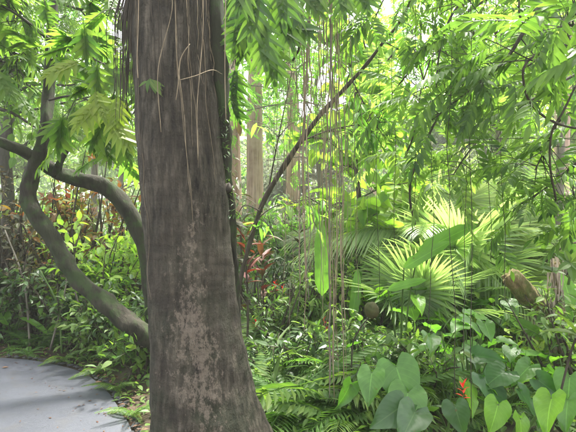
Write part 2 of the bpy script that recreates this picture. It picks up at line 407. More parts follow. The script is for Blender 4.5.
i,j=np.meshgrid(np.arange(nx-1),np.arange(ny-1)); a=(j*nx+i).ravel()
m.raw(np.stack([X,Y,Z],-1),np.stack([a,a+1,a+nx+1,a+nx],-1).ravel(),np.full(len(a),4),np.stack([X,Y],-1))
tag(m.build('ground',M['ground']),kind='structure')
m=MB(); e=ec[::1]; n=len(e)
nearv=np.stack([e[:,0],np.minimum(e[:,1]-2.6,-1.4-0*e[:,0])],-1)
rows=[]
for t in np.linspace(0,1,10): rows.append(np.column_stack([e*(1-t)+nearv*t, np.full(n,.004)]))
V=np.array(rows); i,j=np.meshgrid(np.arange(n-1),np.arange(9)); a=(j*n+i).ravel()
m.raw(V,np.stack([a,a+n,a+n+1,a+1],-1).ravel(),np.full(len(a),4),V[...,:2])
tag(m.build('path',M['path']),kind='structure')

# stones along the far edge of the path
def stone_mesh(seed):
    r=np.random.default_rng(seed); mm=MB(); a=r.uniform(.8,1.3,2); ph=r.uniform(0,6,3)
    fn=lambda th,t: 1+.2*np.sin(2*th+ph[0])+.14*np.sin(3*th+ph[1]+3*t)+.08*np.sin(5*th+ph[2]+9*t)
    t=np.linspace(0,1,9); rad=np.sin(np.pi*np.clip(t,.02,.98))**.6
    pts=np.stack([0*t,0*t,(t-.42)*1.1],-1); mm.tube(pts,rad,12,1,fn); return mm.mesh('stone',M['stone'])
stones=[stone_mesh(i) for i in range(4)]
acc=0; k=0
seg=ec[(ec[:,0]>-4.2)&(ec[:,0]<-.95)&(ec[:,1]>2.6)]
L_=np.concatenate([[0],np.cumsum(np.linalg.norm(np.diff(seg,axis=0),axis=1))])
s=0
while s<L_[-1]:
    x=np.interp(s,L_,seg[:,0]); y=np.interp(s,L_,seg[:,1]); sz=rng.uniform(.008,.026)
    o=bpy.data.objects.new('edging_stone',stones[k%4]); COL.objects.link(o)
    o.location=(x+rng.normal()*.02+.03,y+rng.normal()*.02+.03,.012); o.scale=(sz*1.2,sz,sz*.7); o.rotation_euler=(0,0,rng.uniform(0,6))
    tag(o,'small dark rounded stone in the rough row edging the grey path','stone','stones edging the path')
    s+=sz*1.5+.006; k+=1

# ------------------------------------------------------------------ scattering / growing
def rdir(n, up=0., spread=1.):
    d=rng.normal(size=(n,3))*spread; d[:,2]+=up; return nrm(d)
def clump(mb, t, c, r, n, size, out=.7, up=.3, jitter=.8):
    """leaves through a blob: positions dense near the rim, facing outward"""
    d=nrm(rng.normal(size=(n,3))); rr=rng.uniform(.25,1,n)**.5
    pos=np.asarray(c)+d*rr[:,None]*np.asarray(r)
    dr=d*out+rng.normal(size=(n,3))*jitter*.6; dr[:,2]-=.25
    un=rng.normal(size=(n,3))*.45; un[:,2]+=1
    ts=t if isinstance(t,list) else [t]; pick=rng.integers(0,len(ts),n)
    for q,tt in enumerate(ts):
        k=pick==q; mb.add(tt,pos[k],dr[k],un[k],size*rng.uniform(.65,1.3,k.sum()))
def grow(wood, leaves, t, pts, r0, r1, ntw, tl, nl, size, droop=.35, sides=6, start=.1, tr=.005):
    P_,R_=wood.tube(pts,[r0,r1],sides,5)
    tg=nrm(np.gradient(P_,axis=0)); n=len(P_); ts=t if isinstance(t,list) else [t]
    A={q:([],[],[],[]) for q in range(len(ts))}
    for k in range(ntw):
        f=rng.uniform(start,1)**.85; i=min(n-1,int(f*(n-1))); b=P_[i]
        d=rng.normal(size=3); d-=tg[i]*np.dot(d,tg[i]); d=nrm(d)*.9+tg[i]*rng.uniform(.2,.9); d[2]+=.1; d=nrm(d)
        l=tl*rng.uniform(.5,1.3)
        q1=b+d*l*.5; q2=b+d*l+np.array([0,0,-droop*l*.5])
        wood.tube([b,q1,q2],[min(tr,R_[i]),tr*.4],3,2)
        for s_ in range(nl):
            g=(s_+1)/nl; p=b+(q2-b)*g+np.array([0,0,droop*l*.25*g*(1-g)*2])
            e=rng.normal(size=3); e=nrm(e)*.8+d*.6; e[2]-=droop
            q=rng.integers(len(ts)); A[q][0].append(p); A[q][1].append(e)
            uu=rng.normal(size=3)*.35; uu[2]+=1; A[q][2].append(uu); A[q][3].append(size*rng.uniform(.7,1.25))
    for q,(a,b_,c,s_) in A.items():
        if a: leaves.add(ts[q],np.array(a),np.array(b_),np.array(c),np.array(s_))

def tree(name, base, h, r, label, cat='tree', leaf=L_oval, lm='mid', bark='darkbark', nb=12, spread=2., cstart=.35, ntw=10, tl=.5, nl=6, size=.12, lean=(0,0), droop=.05, group=None, rise=.5, sides=10, trunk_pts=None):
    base=np.array([base[0],base[1],gz(base[0],base[1])-.05])
    th=thing(name,base,label,cat,group); w=MB(); cr=MB(); br=MB()
    if trunk_pts is None:
        n=7; trunk_pts=[base+np.array([lean[0]*k/n+rng.normal()*r*.5*(k>0),lean[1]*k/n+rng.normal()*r*.5*(k>0),h*k/n]) for k in range(n+1)]
    tp,_=w.tube(trunk_pts,[r*1.35,r,r*.85,r*.6,r*.22],sides,6,lambda a,t:1+.06*np.sin(3*a+7*t)+.04*np.sin(7*a-5*t)+.25*np.exp(-t*18)*np.abs(np.sin(2.5*a)))
    for k in range(nb):
        f=cstart+(1-cstart)*(k+rng.random())/nb; i=min(len(tp)-1,int(f*(len(tp)-1))); b=tp[i]
        a=k*2.4+rng.normal()*.4; L=spread*(1.15-.75*(f-cstart)/(1-cstart+1e-6))*rng.uniform(.7,1.2)
        d=np.array([math.cos(a),math.sin(a),rise*rng.uniform(.3,1.4)])
        q=[b,b+d*L*.35+np.array([0,0,.05*L]),b+d*L*.7+rng.normal(size=3)*.08*L,b+d*L+np.array([0,0,-droop*.4*L])]
        grow(br,cr,leaf,q,r*.33*(1.1-f*.6),r*.06+.004,ntw,tl,nl,size,droop)
    w.build('trunk',M[bark],th); br.build('branch_work',M[bark],th); cr.build('crown',M[lm],th,False)
    return th
def clumptree(name, base, h, r, label, lm='far', bark='greybark', cr=(2,2,2.5), nc=22, nlf=240, size=.2, leaf=L_far, cz=.68, group=None, cl=.9, cat='tree'):
    base=np.array([base[0],base[1],gz(base[0],base[1])-.1]); th=thing(name,base,label,cat,group)
    w=MB(); c=MB(); b2=MB(); top=base+np.array([rng.normal()*.2,rng.normal()*.2,h*.95])
    w.tube([base,base+(top-base)*.3+rng.normal(size=3)*.1,base+(top-base)*.6+rng.normal(size=3)*.15,top],[r*1.3,r,r*.7,r*.15],9,5,lambda a,t:1+.08*np.sin(3*a+9*t))
    for k in range(nc):
        d=nrm(rng.normal(size=3)); q=base+np.array([0,0,h*cz])+d*np.array(cr)*rng.uniform(.45,1.0)
        st=base+(top-base)*min(.95,max(.25,(q[2]-base[2])/h*.8))
        b2.tube([st,(st+q)/2+rng.normal(size=3)*.12,q],[r*.28,.012],4,3)
        clump(c,leaf,q,np.array([cl,cl,cl*.7])*rng.uniform(.6,1.25),nlf,size)
    w.build('trunk',M[bark],th); b2.build('branch_work',M[bark],th); c.build('crown',M[lm],th,False); return th

# ------------------------------------------------------------------ the big tree in front
D0=2.6
tb=np.array([(206-288)/F*D0,D0,-.06])
big=thing('big_tree',tb,'massive dark brown tree trunk with flaking pale lichen in the left foreground','tree')
def ctr(v,l,r): return P((l+r)/2,v,D0),(r-l)/2/F*D0
spec=[(500,144,292),(470,148,280),(432,150,264),(390,151,251),(345,151,241),(288,149.5,233),(240,147,229),(200,144,226),(140,140,220),(72,137,212),(0,135,208),(-80,133,206),(-200,130,203),(-400,128,200),(-700,132,185)]
pts=[];rad=[]
for v,l,r in spec:
    c,q=ctr(v,l,r); pts.append(c); rad.append(q)
pts[0][2]=-.1
def fn(a,t):
    return (1+.035*np.sin(3*a+2.2*t+1)+.02*np.sin(5*a+4*t)+.012*np.sin(11*a+9*t)+.006*np.sin(19*a-23*t)+.012*np.sin(a*2+55*t)+.008*np.sin(7*a+120*t)+.006*np.sin(13*a-210*t)+.16*np.exp(-t*45)*np.abs(np.sin(2.5*a+.4)))
w=MB(); tp,tr_=w.tube(pts,rad,72,14,fn); w.build('trunk',M['trunk'],big)
# limbs and crown far overhead (above the frame): they shade the foreground
br=MB(); cr=MB()
for k in range(7):
    a=k*2.4+.5; b=tp[-1]+np.array([0,0,-1.2*rng.random()]); L=rng.uniform(2.2,3.6)
    d=np.array([math.cos(a),math.sin(a)*.9,.25])
    if d[1]<-.3: L*=.55
    grow(br,cr,C_whorl,[b,b+d*L*.4,b+d*L*.75,b+d*L+np.array([0,0,-.3])],.09,.02,10,.6,3,.16)
br.build('branch_work',M['darkbark'],big); cr.build('crown',M['dark'],big,False)
def surf(v,ang,off=.0):
    z=P(0,v,D0)[2]; k=np.argmin(abs(tp[:,2]-z)); c=tp[k]; r=tr_[k]*1.02+off
    return np.array([c[0]+math.sin(ang)*r,c[1]-math.cos(ang)*r,z])
# aerial roots hugging the right face, and the dark fringe hanging off the left shoulder
NA=0
for k in range(46):
    a0=rng.uniform(.3,1.5) if k<40 else rng.uniform(-.9,0); v0=-30+rng.normal()*10; v1=rng.uniform(60,250) if k<40 else rng.uniform(230,300)
    mm=MB(); a=a0; q=[]
    for v in np.linspace(v0,v1,14): a+=rng.normal()*.022; q.append(surf(v,a,.004+abs(rng.normal())*.008))
    mm.tube(q,[rng.uniform(.0012,.0032),.0008],4,3); mm.build('aerial_root',M['root' if rng.random()<.22 else 'rootdark'],big)
for k in range(52):
    mm=MB(); u=134-abs(rng.normal())*9; v1=rng.uniform(35,135)-(134-u)*.8; d=D0+rng.uniform(-.2,.15); q=[]
    top=P(135,-60,D0); x=0
    for v in np.linspace(-60,max(10,v1),10):
        f=min(1,(v+60)/80); x+=rng.normal()*.7
        q.append(P(137*(1-f)+(u+x)*f,v,d))
    mm.tube(q,[.004,.0016],4,3); mm.build('aerial_root',M['rootdark'],big)
# two free pale roots dangling before the trunk
for pts_,r_ in (([(139,-20),(138,30),(137,60),(138,78)],.0026),([(203,-20),(203,30),(200,70),(197,110),(198,160)],.0022),([(226,-20),(225,40),(225,80),(226,120)],.0024),([(168,-20),(172,10),(158,70),(161,132)],.002)):
    mm=MB(); mm.tube([P(u,v,D0-.32) for u,v in pts_],r_,5,6); mm.build('aerial_root',M['root'],big)
mm=MB(); mm.tube([P(176,100,D0-.29),P(178,85,D0-.31),P(180,62,D0-.31),P(184,52,D0-.31),P(190,44,D0-.3)],.0025,6,6); mm.build('aerial_root',M['root'],big)
mm=MB(); mm.tube([P(180,80,D0-.31),P(195,76,D0-.31),P(212,70,D0-.22),P(222,74,D0-.05)],.0022,6,6); mm.build('aerial_root',M['root'],big)

# silvery sprig growing on the trunk
e=thing('bark_sprig',surf(90,-.3),'small silvery green sprig sprouting from the face of the big trunk','plant')
mm=MB(); b=surf(88,-.35,.01)
for a,l in ((-.9,.06),(-.4,.08),(.1,.1),(.5,.09),(.3,.12),(.8,.08)):
    mm.add(L_lance,[b+np.array([a*.012,0,-.01-abs(a)*.02])],[(math.sin(a)*.7+.25,-.25,-.8+abs(a)*.6)],[(0,-1,.2)],l)
mm.build('foliage',M['mid'],e)

# second stem pressed to the right flank, furred with moss
e=thing('mossy_climbing_stem',G(228,460),'dark mossy climbing stem rising close against the right side of the big trunk','vine')
mm=MB(); mm.tube([P(252,500,D0+.3),P(246,420,D0+.3),P(238,330,D0+.25),P(233,270,D0+.2),P(229,220,D0+.1),P(224,160,D0+.05),P(221,100,D0+.02),P(217,40,D0),P(213,-40,D0)],[.02,.022,.035,.045,.05,.045],12,8,lambda a,t:1+.18*np.sin(3*a+40*t)+.12*np.sin(5*a-90*t))
mm.build('stem',M['mossbark'],e)
mm=MB()
for v in rng.uniform(90,215,140):
    p=P(223+(v-90)*.07,v,D0-.02); mm.add(L_lance,[p+rng.normal(size=3)*.03],[rng.normal(size=3)-np.array([0,.3,.6])],[(0,0,1)],rng.uniform(.025,.05))
tag(mm.build('moss',M['dark'],e,False),kind='stuff')
e=thing('dead_bromeliad',P(236,224,D0+.1),'withered dark leaf rosette clinging to the right edge of the big trunk','plant')
mm=MB()
for a in np.linspace(-1.2,2.6,9): mm.add(L_lance2,[P(231,222,D0+.15)],[(math.cos(a),-.4,-math.sin(a)*.6)],[(0,-.5,1)],rng.uniform(.06,.12))
mm.build('foliage',M['bronze'],e,False)
e=thing('bracket_fungus',P(226,188,D0),'dark knobbly fungus bracket on the right edge of the big trunk','fungus')
mm=MB(); mm.tube([P(222,190,D0),P(228,189,D0-.02),P(232,191,D0-.02)],[.03,.034,.008],10,4,lambda a,t:1+.2*np.sin(3*a+8*t)); mm.build('cap',M['rootdark'],e)

# ------------------------------------------------------------------ crooked tree at the left
D1=4.1
b=P(163,372,D1+.3); b[2]=0
ct=thing('crooked_tree',b,'crooked dark mossy tree with a snaking trunk beside the path on the left','tree')
w=MB(); w.tube([P(172,385,D1+.2)*[1,1,0],P(160,352,D1+.15),P(142,334,D1),P(122,318,D1),P(100,299,D1),P(78,279,D1),P(63,258,D1),P(52,238,D1),P(38,218,D1),P(28,196,D1),P(32,172,D1),P(41,148,D1),P(46,125,D1),P(48,95,D1+.1),P(50,60,D1+.1),P(52,25,D1+.15),P(55,-30,D1+.2),P(60,-120,D1+.3)],
      [.11,.10,.095,.09,.08,.072,.07,.07,.073,.07,.065,.056,.05,.055,.045,.045,.04,.03],22,8,lambda a,t:1+.08*np.sin(3*a+31*t)+.06*np.sin(5*a-60*t)+.07*np.sin(2*a+110*t)+.16*np.exp(-((t-.34)/.012)**2)+.14*np.exp(-((t-.55)/.01)**2)+.12*np.exp(-((t-.22)/.01)**2)*(1+np.cos(a)))
w.build('trunk',M['mossbark'],ct)
w=MB(); w.tube([P(166,365,D1+.25),P(158,330,D1+.3),P(152,290,D1+.3),P(146,250,D1+.3),P(135,222,D1+.28),P(118,198,D1+.25),P(98,184,D1+.2),P(78,179,D1+.18),P(58,173,D1+.18),P(42,162,D1+.1),P(20,150,D1-.1),P(-5,140,D1-.2),P(-60,120,D1-.2)],
      [.08,.09,.088,.085,.082,.078,.075,.07,.062,.05,.045,.035],18,8,lambda a,t:1+.08*np.sin(3*a+31*t)+.06*np.sin(4*a-60*t))
w.build('branch',M['mossbark'],ct)
w=MB(); w.tube([P(55,175,D1+.15),P(60,163,D1+.1),P(66,152,D1+.05),P(68,149,D1+.05)],[.045,.03,.022,.012],12,4,lambda a,t:1+.15*np.sin(3*a+9*t)); w.build('branch_stub',M['mossbark'],ct)
w=MB(); lv=MB(); yl=MB()
for pts_,r0,ntw in (([(50,60),(70,50),(100,62),(128,80)],.014,16),([(50,40),(30,24),(10,10),(-20,-5)],.02,14),([(52,0),(75,8),(100,14),(130,6)],.015,18),
               ([(49,100),(72,96),(98,104),(128,118)],.012,10),([(50,55),(30,55),(12,62),(-15,60)],.016,12),([(55,-10),(30,-10),(5,-5),(-20,20)],.018,14)):
    q=[P(u,v,D1-.25*i+rng.normal()*.1) for i,(u,v) in enumerate(pts_)]
    grow(w,lv,C_lobed,q,r0,.005,int(ntw*.8),.32,2,.27,.55,tr=.006)
w.build('branch_work',M['darkbark'],ct); lv.build('crown',M['lobed'],ct,False)
# bright yellowing leaves hanging low
ye=MB()
for u,v,du,dv,s in ((100,100,-34,32,.3),(118,98,-8,42,.27),(96,92,10,34,.26),(78,62,-30,10,.28),(112,120,18,26,.3)):
    p=P(u,v,D1-1.0); q=P(u+du,v+dv,D1-1.1); ye.add(C_lobed[rng.integers(3)],[p],[q-p],[(rng.normal()*.6,-1,.5+rng.normal()*.5)],s)
ye.build('yellowing_foliage',M['lobed_yellow'],ct,False)

# gnarled bare branches top-left corner
e=thing('dark_leafy_tree',(-5.2,5.2,0),'dark tree at the far left edge whose bare boughs cross the upper corner','tree')
w=MB(); w.tube([(-5.2,5.3,-.1),(-5.15,5.2,1.5),(-5.0,5.1,3),(-4.6,5.0,4.2)],[.12,.1,.08,.05],12,6); w.build('trunk',M['darkbark'],e)
w=MB(); lv=MB()
for q,r0 in (([(-40,60),(-5,48),(10,52),(25,56)],.035),([(-30,-5),(0,10),(22,6),(34,0)],.03),([(-10,28),(3,38),(10,44),(12,48)],.02),([(-20,70),(0,76),(18,70),(30,90)],.02),([(5,15),(8,40),(14,52),(15,60)],.02),([(30,0),(20,12),(8,20),(-5,22)],.018),([(-20,105),(10,112),(30,124),(42,132)],.025)):
    grow(w,lv,[L_oval,L_lance],[P(u,v,4.6) for u,v in q],r0,.006,14,.35,6,.13,.3)
w.build('branch_work',M['darkbark'],e); lv.build('crown',M['mid'],e,False)

# ------------------------------------------------------------------ leaning sapling
e=thing('leaning_sapling',P(230,360,3.9)*[1,1,0],'slim dark sapling leaning to the right from beside the big trunk','tree')
w=MB(); w.tube([P(222,395,3.9),P(237,297,3.8),P(248,250,3.75),P(262,205,3.7),P(283,168,3.65),P(303,138,3.6),P(322,113,3.6),P(345,88,3.6),P(365,66,3.55),P(385,40,3.5),P(402,18,3.5),P(425,-30,3.5)],[.02,.019,.02,.024,.021,.017,.014,.011,.008],10,7,lambda a,t:1+.12*np.sin(2*a+70*t))
w.build('trunk',M['twig'],e)
w=MB(); lv=MB()
for q,r0,nt_ in (([(258,215),(268,190),(274,160),(282,120),(292,70),(300,10)],.009,3),([(262,212),(245,205),(236,218)],.007,0),([(248,240),(262,215),(285,203),(320,198)],.006,3),([(300,142),(330,130),(365,124),(400,122),(430,128)],.007,8),([(345,88),(350,70),(352,50),(349,30)],.006,6),([(352,80),(362,100),(372,122),(374,140)],.006,6),([(385,42),(405,52),(425,55),(450,50)],.006,8)):
    grow(w,lv,[L_lance],[P(u,v,3.65+.05*i) for i,(u,v) in enumerate(q)],r0,.003,nt_*2,.3,5,.13,.5)
w.build('branch_work',M['twig'],e); lv.build('crown',M['bright'],e,False)

# lobed-leaf climber whose dark leaves hang right of the trunk top
e=thing('lobed_leaf_climber',P(300,-60,2.6),'climber with big deeply lobed green leaves hanging right of the trunk top','vine')
w=MB(); lv=MB()
w.tube([P(205,-60,2.7),P(240,-20,2.8),P(280,-8,2.8),P(330,-20,2.9),P(400,-40,3)],[.03,.022],8,6)
w.tube([P(276,-10,2.8),P(286,10,2.78),P(296,34,2.75),P(299,48,2.75),P(292,62,2.8)],[.012,.006],6,5)
for u,v,du,dv,s,d in ((262,22,4,56,.4,2.5),(242,12,-8,50,.36,2.6),(276,8,22,44,.4,2.6),(285,15,40,28,.34,2.7),(252,30,-20,40,.34,2.7),(270,40,6,58,.4,2.65),(290,-6,12,30,.32,2.6),(300,-12,30,34,.34,2.8),(228,0,4,40,.3,2.7),(256,-10,-6,50,.42,2.45),(280,-20,4,50,.4,2.5),(340,-18,6,42,.34,2.8),(358,-20,14,44,.36,2.9),(322,-22,-8,40,.3,2.8),(236,70,-6,52,.34,3.0),(250,-30,-16,44,.4,2.4),(232,95,10,44,.3,3.0)):
    p=P(u,v,d); q=P(u+du,v+dv,d-.05); lv.add(C_lobed[rng.integers(3)],[p],[q-p],[(rng.normal()*.5,-1,.2)],s*.72)
    w.tube([P(u-2,v-28 if v>20 else -14,d+.05),p],[.005,.004],4,1)
w.build('stem',M['twig'],e); lv.build('foliage',M['lobed_deep'],e,False)

# ------------------------------------------------------------------ overhanging feather-leaved tree on the right
e=thing('feather_leaf_tree',(3.6,3.4,0),'overhanging tree with long drooping feathered leaves filling the upper right','tree')
w=MB(); w.tube([(3.7,3.4,-.05),(3.6,3.4,1.5),(3.4,3.3,3.0),(2.9,3.2,4.2),(2.2,3.1,5.0)],[.16,.13,.11,.09,.06],14,6); w.build('trunk',M['darkbark'],e)
w=MB(); lv=MB(); lv2=MB()
BR=[([(620,-60),(560,-20),(525,30),(505,60),(470,90),(432,120)],[2.8,2.7,2.6,2.6,2.7,2.8],.018,22,C_drop+C_spray,.26),
    ([(640,20),(600,40),(565,45),(540,58),(528,66)],[2.3,2.3,2.25,2.2,2.2],.012,10,C_drop,.26),
    ([(600,-60),(540,-40),(490,-20),(455,10),(440,50),(436,90)],[2.9,2.8,2.8,2.8,2.85,2.9],.015,22,C_drop+C_spray,.26),
    ([(640,90),(600,100),(560,120),(545,150),(535,170)],[2.6,2.6,2.7,2.8,2.8],.014,14,C_spray,.28),
    ([(560,-80),(500,-60),(430,-40),(390,-10),(370,30)],[3.0,3.0,3.1,3.2,3.3],.014,20,C_spray,.26),
    ([(640,-40),(610,0),(590,30),(560,20)],[2.0,2.0,1.95,1.9],.012,9,C_drop,.3),
    ([(600,60),(540,95),(500,120),(470,150),(450,180)],[3.6,3.5,3.5,3.4,3.4],.014,22,C_spray,.3),
    ([(560,-40),(470,10),(420,60),(385,105),(370,150)],[3.9,3.9,3.9,4,4],.014,24,C_spray,.3),
    ([(620,130),(580,160),(550,185),(520,205)],[2.9,2.9,3,3],.012,12,C_spray,.26),
    ([(500,-70),(430,-60),(360,-50),(320,-20)],[3.5,3.5,3.5,3.6],.014,18,C_drop,.26),
    ([(600,-10),(540,20),(500,50),(480,95)],[4.4,4.4,4.5,4.5],.014,22,C_spray,.3)]
for q,ds,r0,ntw,tt,sz in BR:
    pts_=[P(u,v,d) for (u,v),d in zip(q,ds)]
    st=pts_[0]
    w.tube([np.array([3.0,3.2,4.1]),(np.array([3.0,3.2,4.1])+st)/2+np.array([0,0,.2]),st],[.035,r0],8,5)
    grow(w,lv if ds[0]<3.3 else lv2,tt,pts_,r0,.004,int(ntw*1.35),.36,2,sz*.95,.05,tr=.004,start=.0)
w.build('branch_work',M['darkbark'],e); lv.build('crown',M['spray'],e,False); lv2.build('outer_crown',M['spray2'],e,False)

# dark wiry lianas looping at the right
LI=[('dark wiry vine looping in an S below the feathered leaves at far right',[(576,5,2.4),(560,40,2.4),(527,62,2.35),(524,85,2.35),(532,105,2.35),(550,120,2.35),(576,128,2.4),(620,128,2.5)],.0065),
    ('dark twisted vine dropping steeply at the right edge of the view',[(576,85,2.4),(563,112,2.4),(552,132,2.4),(550,165,2.45),(556,200,2.6)],.006),
    ('thin dark vine curling down from the top between the feathered leaves',[(463,-20,2.7),(464,12,2.7),(472,24,2.7),(474,36,2.7)],.006),
    ('thin dark vine hanging from the top right with a hooked end',[(521,-20,2.6),(519,10,2.6),(524,24,2.6),(532,30,2.6)],.006),
    ('dark branch-like vine curving down through the middle of the far foliage',[(463,95,3.4),(445,110,3.4),(432,128,3.4),(424,150,3.5),(412,175,3.5),(410,200,3.6),(415,225,3.6)],.009),
    ('thin bowed vine arching right of the leaning sapling near the sky gap',[(360,20,4.2),(368,55,4.2),(385,62,4.2),(408,40,4.2),(425,85,4.2),(428,110,4.3)],.007),
    ('fine vine slanting over the pale grey tree in the middle distance',[(430,60,3.6),(421,90,3.6),(415,130,3.6),(404,160,3.7)],.006)]
for lab,q,r_ in LI:
    pts_=[P(*x) for x in q]; o=MB(); o.tube(pts_,r_,6,8,lambda a,t:1+.15*np.sin(2*a+60*t)); tag(o.build('wiry_vine',M['twig']),lab,'vine')
# spiky dead seed pod hanging in the leaves
o=MB(); o.tube([P(496,-20,2.6),P(496,12,2.6),P(497,14,2.6),P(497,22,2.6),P(496,32,2.6),P(496,38,2.6)],[.002,.002,.004,.014,.012,.002],8,5); tag(o.build('seed_pod',M['rootdark']),'slim dark seed pod dangling among the feathered leaves near the top right','seed pod')

# ------------------------------------------------------------------ hanging root curtain
w=None
CUR=[(u,v1,d) for u,v1,d in [(276,230,3.0),(281,180,3.2),(286,300,3.4),(291,210,3.3),(298,290,3.1),(303,285,3.0),(306,286,2.95),(309,280,3.0),(311,300,3.05),(315,200,3.2),(318,230,3.1),(321,265,3.0),(324,250,3.1),(326,330,3.0),(328,395,3.0),(330,405,3.05),(332,398,2.95),(334,404,3.0),(336,400,3.05),(338,380,3.1),(341,240,3.2),(345,180,3.3),(351,210,3.4),(357,300,3.3),(363,230,3.6),(299,130,3.3),(294,340,3.6),(313,140,3.2),(322,110,3.1),(330,200,3.1),(317,160,3.0),(307,230,2.9),(325,300,3.05),(302,180,3.3),(319,290,3.25),(334,320,3.2),(288,150,3.4),(310,330,3.15),(347,260,3.3),(306,120,2.9),(336,270,3.3),(323,345,3.15),(284,260,3.5),(293,240,3.6),(300,320,3.4),(314,270,3.3),(320,350,3.35),(343,310,3.4),(349,160,3.2),(272,170,3.3),(331,300,3.3),(354,250,3.5)]]
for k,(u,v1,d) in enumerate(CUR):
    mm=MB(); x=0; q=[]
    for v in np.linspace(-60,v1,22): x+=rng.normal()*.95; d+=rng.normal()*.006; q.append(P(u+x+(2*math.sin(v*.03+k) if v1<390 else 0),v,d))
    r0=.0052 if 303<=u<=311 or 326<u<337 else .0028
    mm.tube(q,[r0*rng.uniform(.7,1.3),r0*.6],5,4)
    if k%3==0: mm.tube([q[4]+[.0,0,0],q[9]+[.03,-.005,0],q[14]+[.018,.006,0],q[-1]+[.03,0,.1]],[r0*.5,r0*.3],4,6)
    tag(mm.build('hanging_root',M['root' if k%4 else 'greybark']),'thin tan aerial root hanging straight down in the curtain right of the big trunk','hanging root','aerial roots hanging in the curtain')
for k,(u,v1,d) in enumerate([(415,290,3.2),(431,330,3.0),(448,398,2.6),(462,360,3.0),(468,420,2.6),(487,260,3.2),(380,300,3.4),(395,250,3.5),(501,300,3.0)]):
    mm=MB(); x=0; q=[]
    for v in np.linspace(-60,v1,12): x+=rng.normal()*1.6; q.append(P(u+x,v,d))
    mm.tube(q,.0022,4,4); tag(mm.build('hanging_root',M['rootdark']),'hair thin dark aerial root dangling before the palms at the right','hanging root','fine dark roots before the palms')

# ------------------------------------------------------------------ trees of the middle distance
def X_(u,d): return ((u-288)/F*d, d)
# pink fibrous trunks
for u,d,r_,lab in ((255,10,.17,'tall straight tree with pale pinkish fibrous bark behind the leaning sapling'),(290,12,.17,'slimmer pink barked trunk standing further back right of the leaning sapling'),(235,10.5,.16,'thin pinkish trunk half hidden by the right edge of the big trunk'),(372,17,.22,'pinkish trunk glimpsed far off between the bright leaves'),(560,10,.16,'pink barked trunk at the far right behind the feathered leaves')):
    x,y=X_(u,d)
    clumptree('pink_bark_tree',(x,y),15,r_,lab,'far','pinkbark',(2.2,2.2,2),7,200,.22,cz=.92,group='tall pink barked trees')
# near/mid broadleaf trees
tree('broadleaf_tree',X_(356,6.2),4.2,.04,'young bright green broad leaved tree in the middle behind the hanging roots','tree',[H_small,H_small,L_oval],'lime','twig',15,.95,.2,11,.4,5,.2,rise=.3)
tree('broadleaf_tree',X_(420,9.0),5.8,.06,'light green tree with loose feathered leaves behind the palms','tree',C_mid,'bright','twig',15,1.8,.6,12,.5,3,.30,rise=.4)
tree('broadleaf_tree',X_(500,8.0),6.0,.07,'bushy lime green tree behind the feathered branches at the right','tree',C_mid,'lime','greybark',16,1.9,.55,12,.5,3,.30,rise=.4)
tree('broadleaf_tree',X_(318,10),6.2,.07,'leafy yellow green tree rising behind the curtain of roots','tree',C_mid,'bright','greybark',15,2.0,.4,12,.6,3,.32,rise=.4)
tree('broadleaf_tree',X_(225,8.),6.0,.06,'leafy green tree whose crown shows just right of the trunk top','tree',C_mid,'bright','greybark',14,1.9,.55,12,.6,3,.30,rise=.4)
tree('broadleaf_tree',X_(95,9.5),6.3,.08,'green tree beyond the crooked tree with pale sky showing through','tree',C_mid,'bright','greybark',13,2.1,.5,11,.6,3,.30,rise=.4)
tree('broadleaf_tree',X_(10,7.5),6.5,.1,'dense green tree behind the path at the left edge','tree',C_mid,'mid','darkbark',17,1.9,.4,13,.6,4,.28,rise=.4)
tree('broadleaf_tree',X_(560,6.2),5.3,.06,'green tree at the right edge behind the looping vine','tree',C_mid,'bright','greybark',12,1.5,.62,11,.5,3,.28,rise=.4)
FT=[(-60,18,11,'mid','dark green tree far behind the path at the left'),(30,22,10,'far','tall round tree far behind the crooked tree'),(120,17,9,'far','pale green tree seen between the arched bough and the big trunk'),(165,26,12,'far','far tree hidden mostly behind the big trunk'),(262,24,9,'bright','sunlit tree far behind the pink trunk'),(300,19,6.5,'grey','rounded green tree far behind the hanging roots'),(345,30,9,'bright','bright tree far off below the middle sky gap'),(408,21,8.5,'grey','hazy grey green fine leaved tree in the middle distance'),(445,27,8.,'grey','second hazy grey green tree right of the first in the distance'),(480,20,9,'far','tall green tree far behind the lime tree'),(525,24,10,'bright','tall sunlit tree far behind the right side'),(575,16,10,'far','green tree filling the distance at the right edge'),(640,20,12,'mid','dark green tree beyond the right edge of the view')]
for u,d,h,lm,lab in FT:
    s=d/20; clumptree('distant_tree',X_(u,d),h,.12,lab,lm,'greybark',(2.2*s+.8,2.2,h*.34),24,210,.20+.05*s,L_far if lm!='grey' else L_thin if False else L_far,.6,'trees in the distance',1.0)
# far-off wood
m=MB()
for k in range(230):
    a=rng.uniform(-1.15,1.15); d=rng.uniform(34,50); x=math.tan(a)*d if abs(a)<.9 else math.copysign(50*abs(a),a); z=rng.uniform(0,1)**.9*9+.6+gz(x,d)*.5
    clump(m,L_far,(x,d,z),(2.4,2.0,1.6),210,.62)
tag(m.build('distant_wood',M['far'],smooth=False),'far off green wood closing the view behind every tree','woodland',kind='stuff')

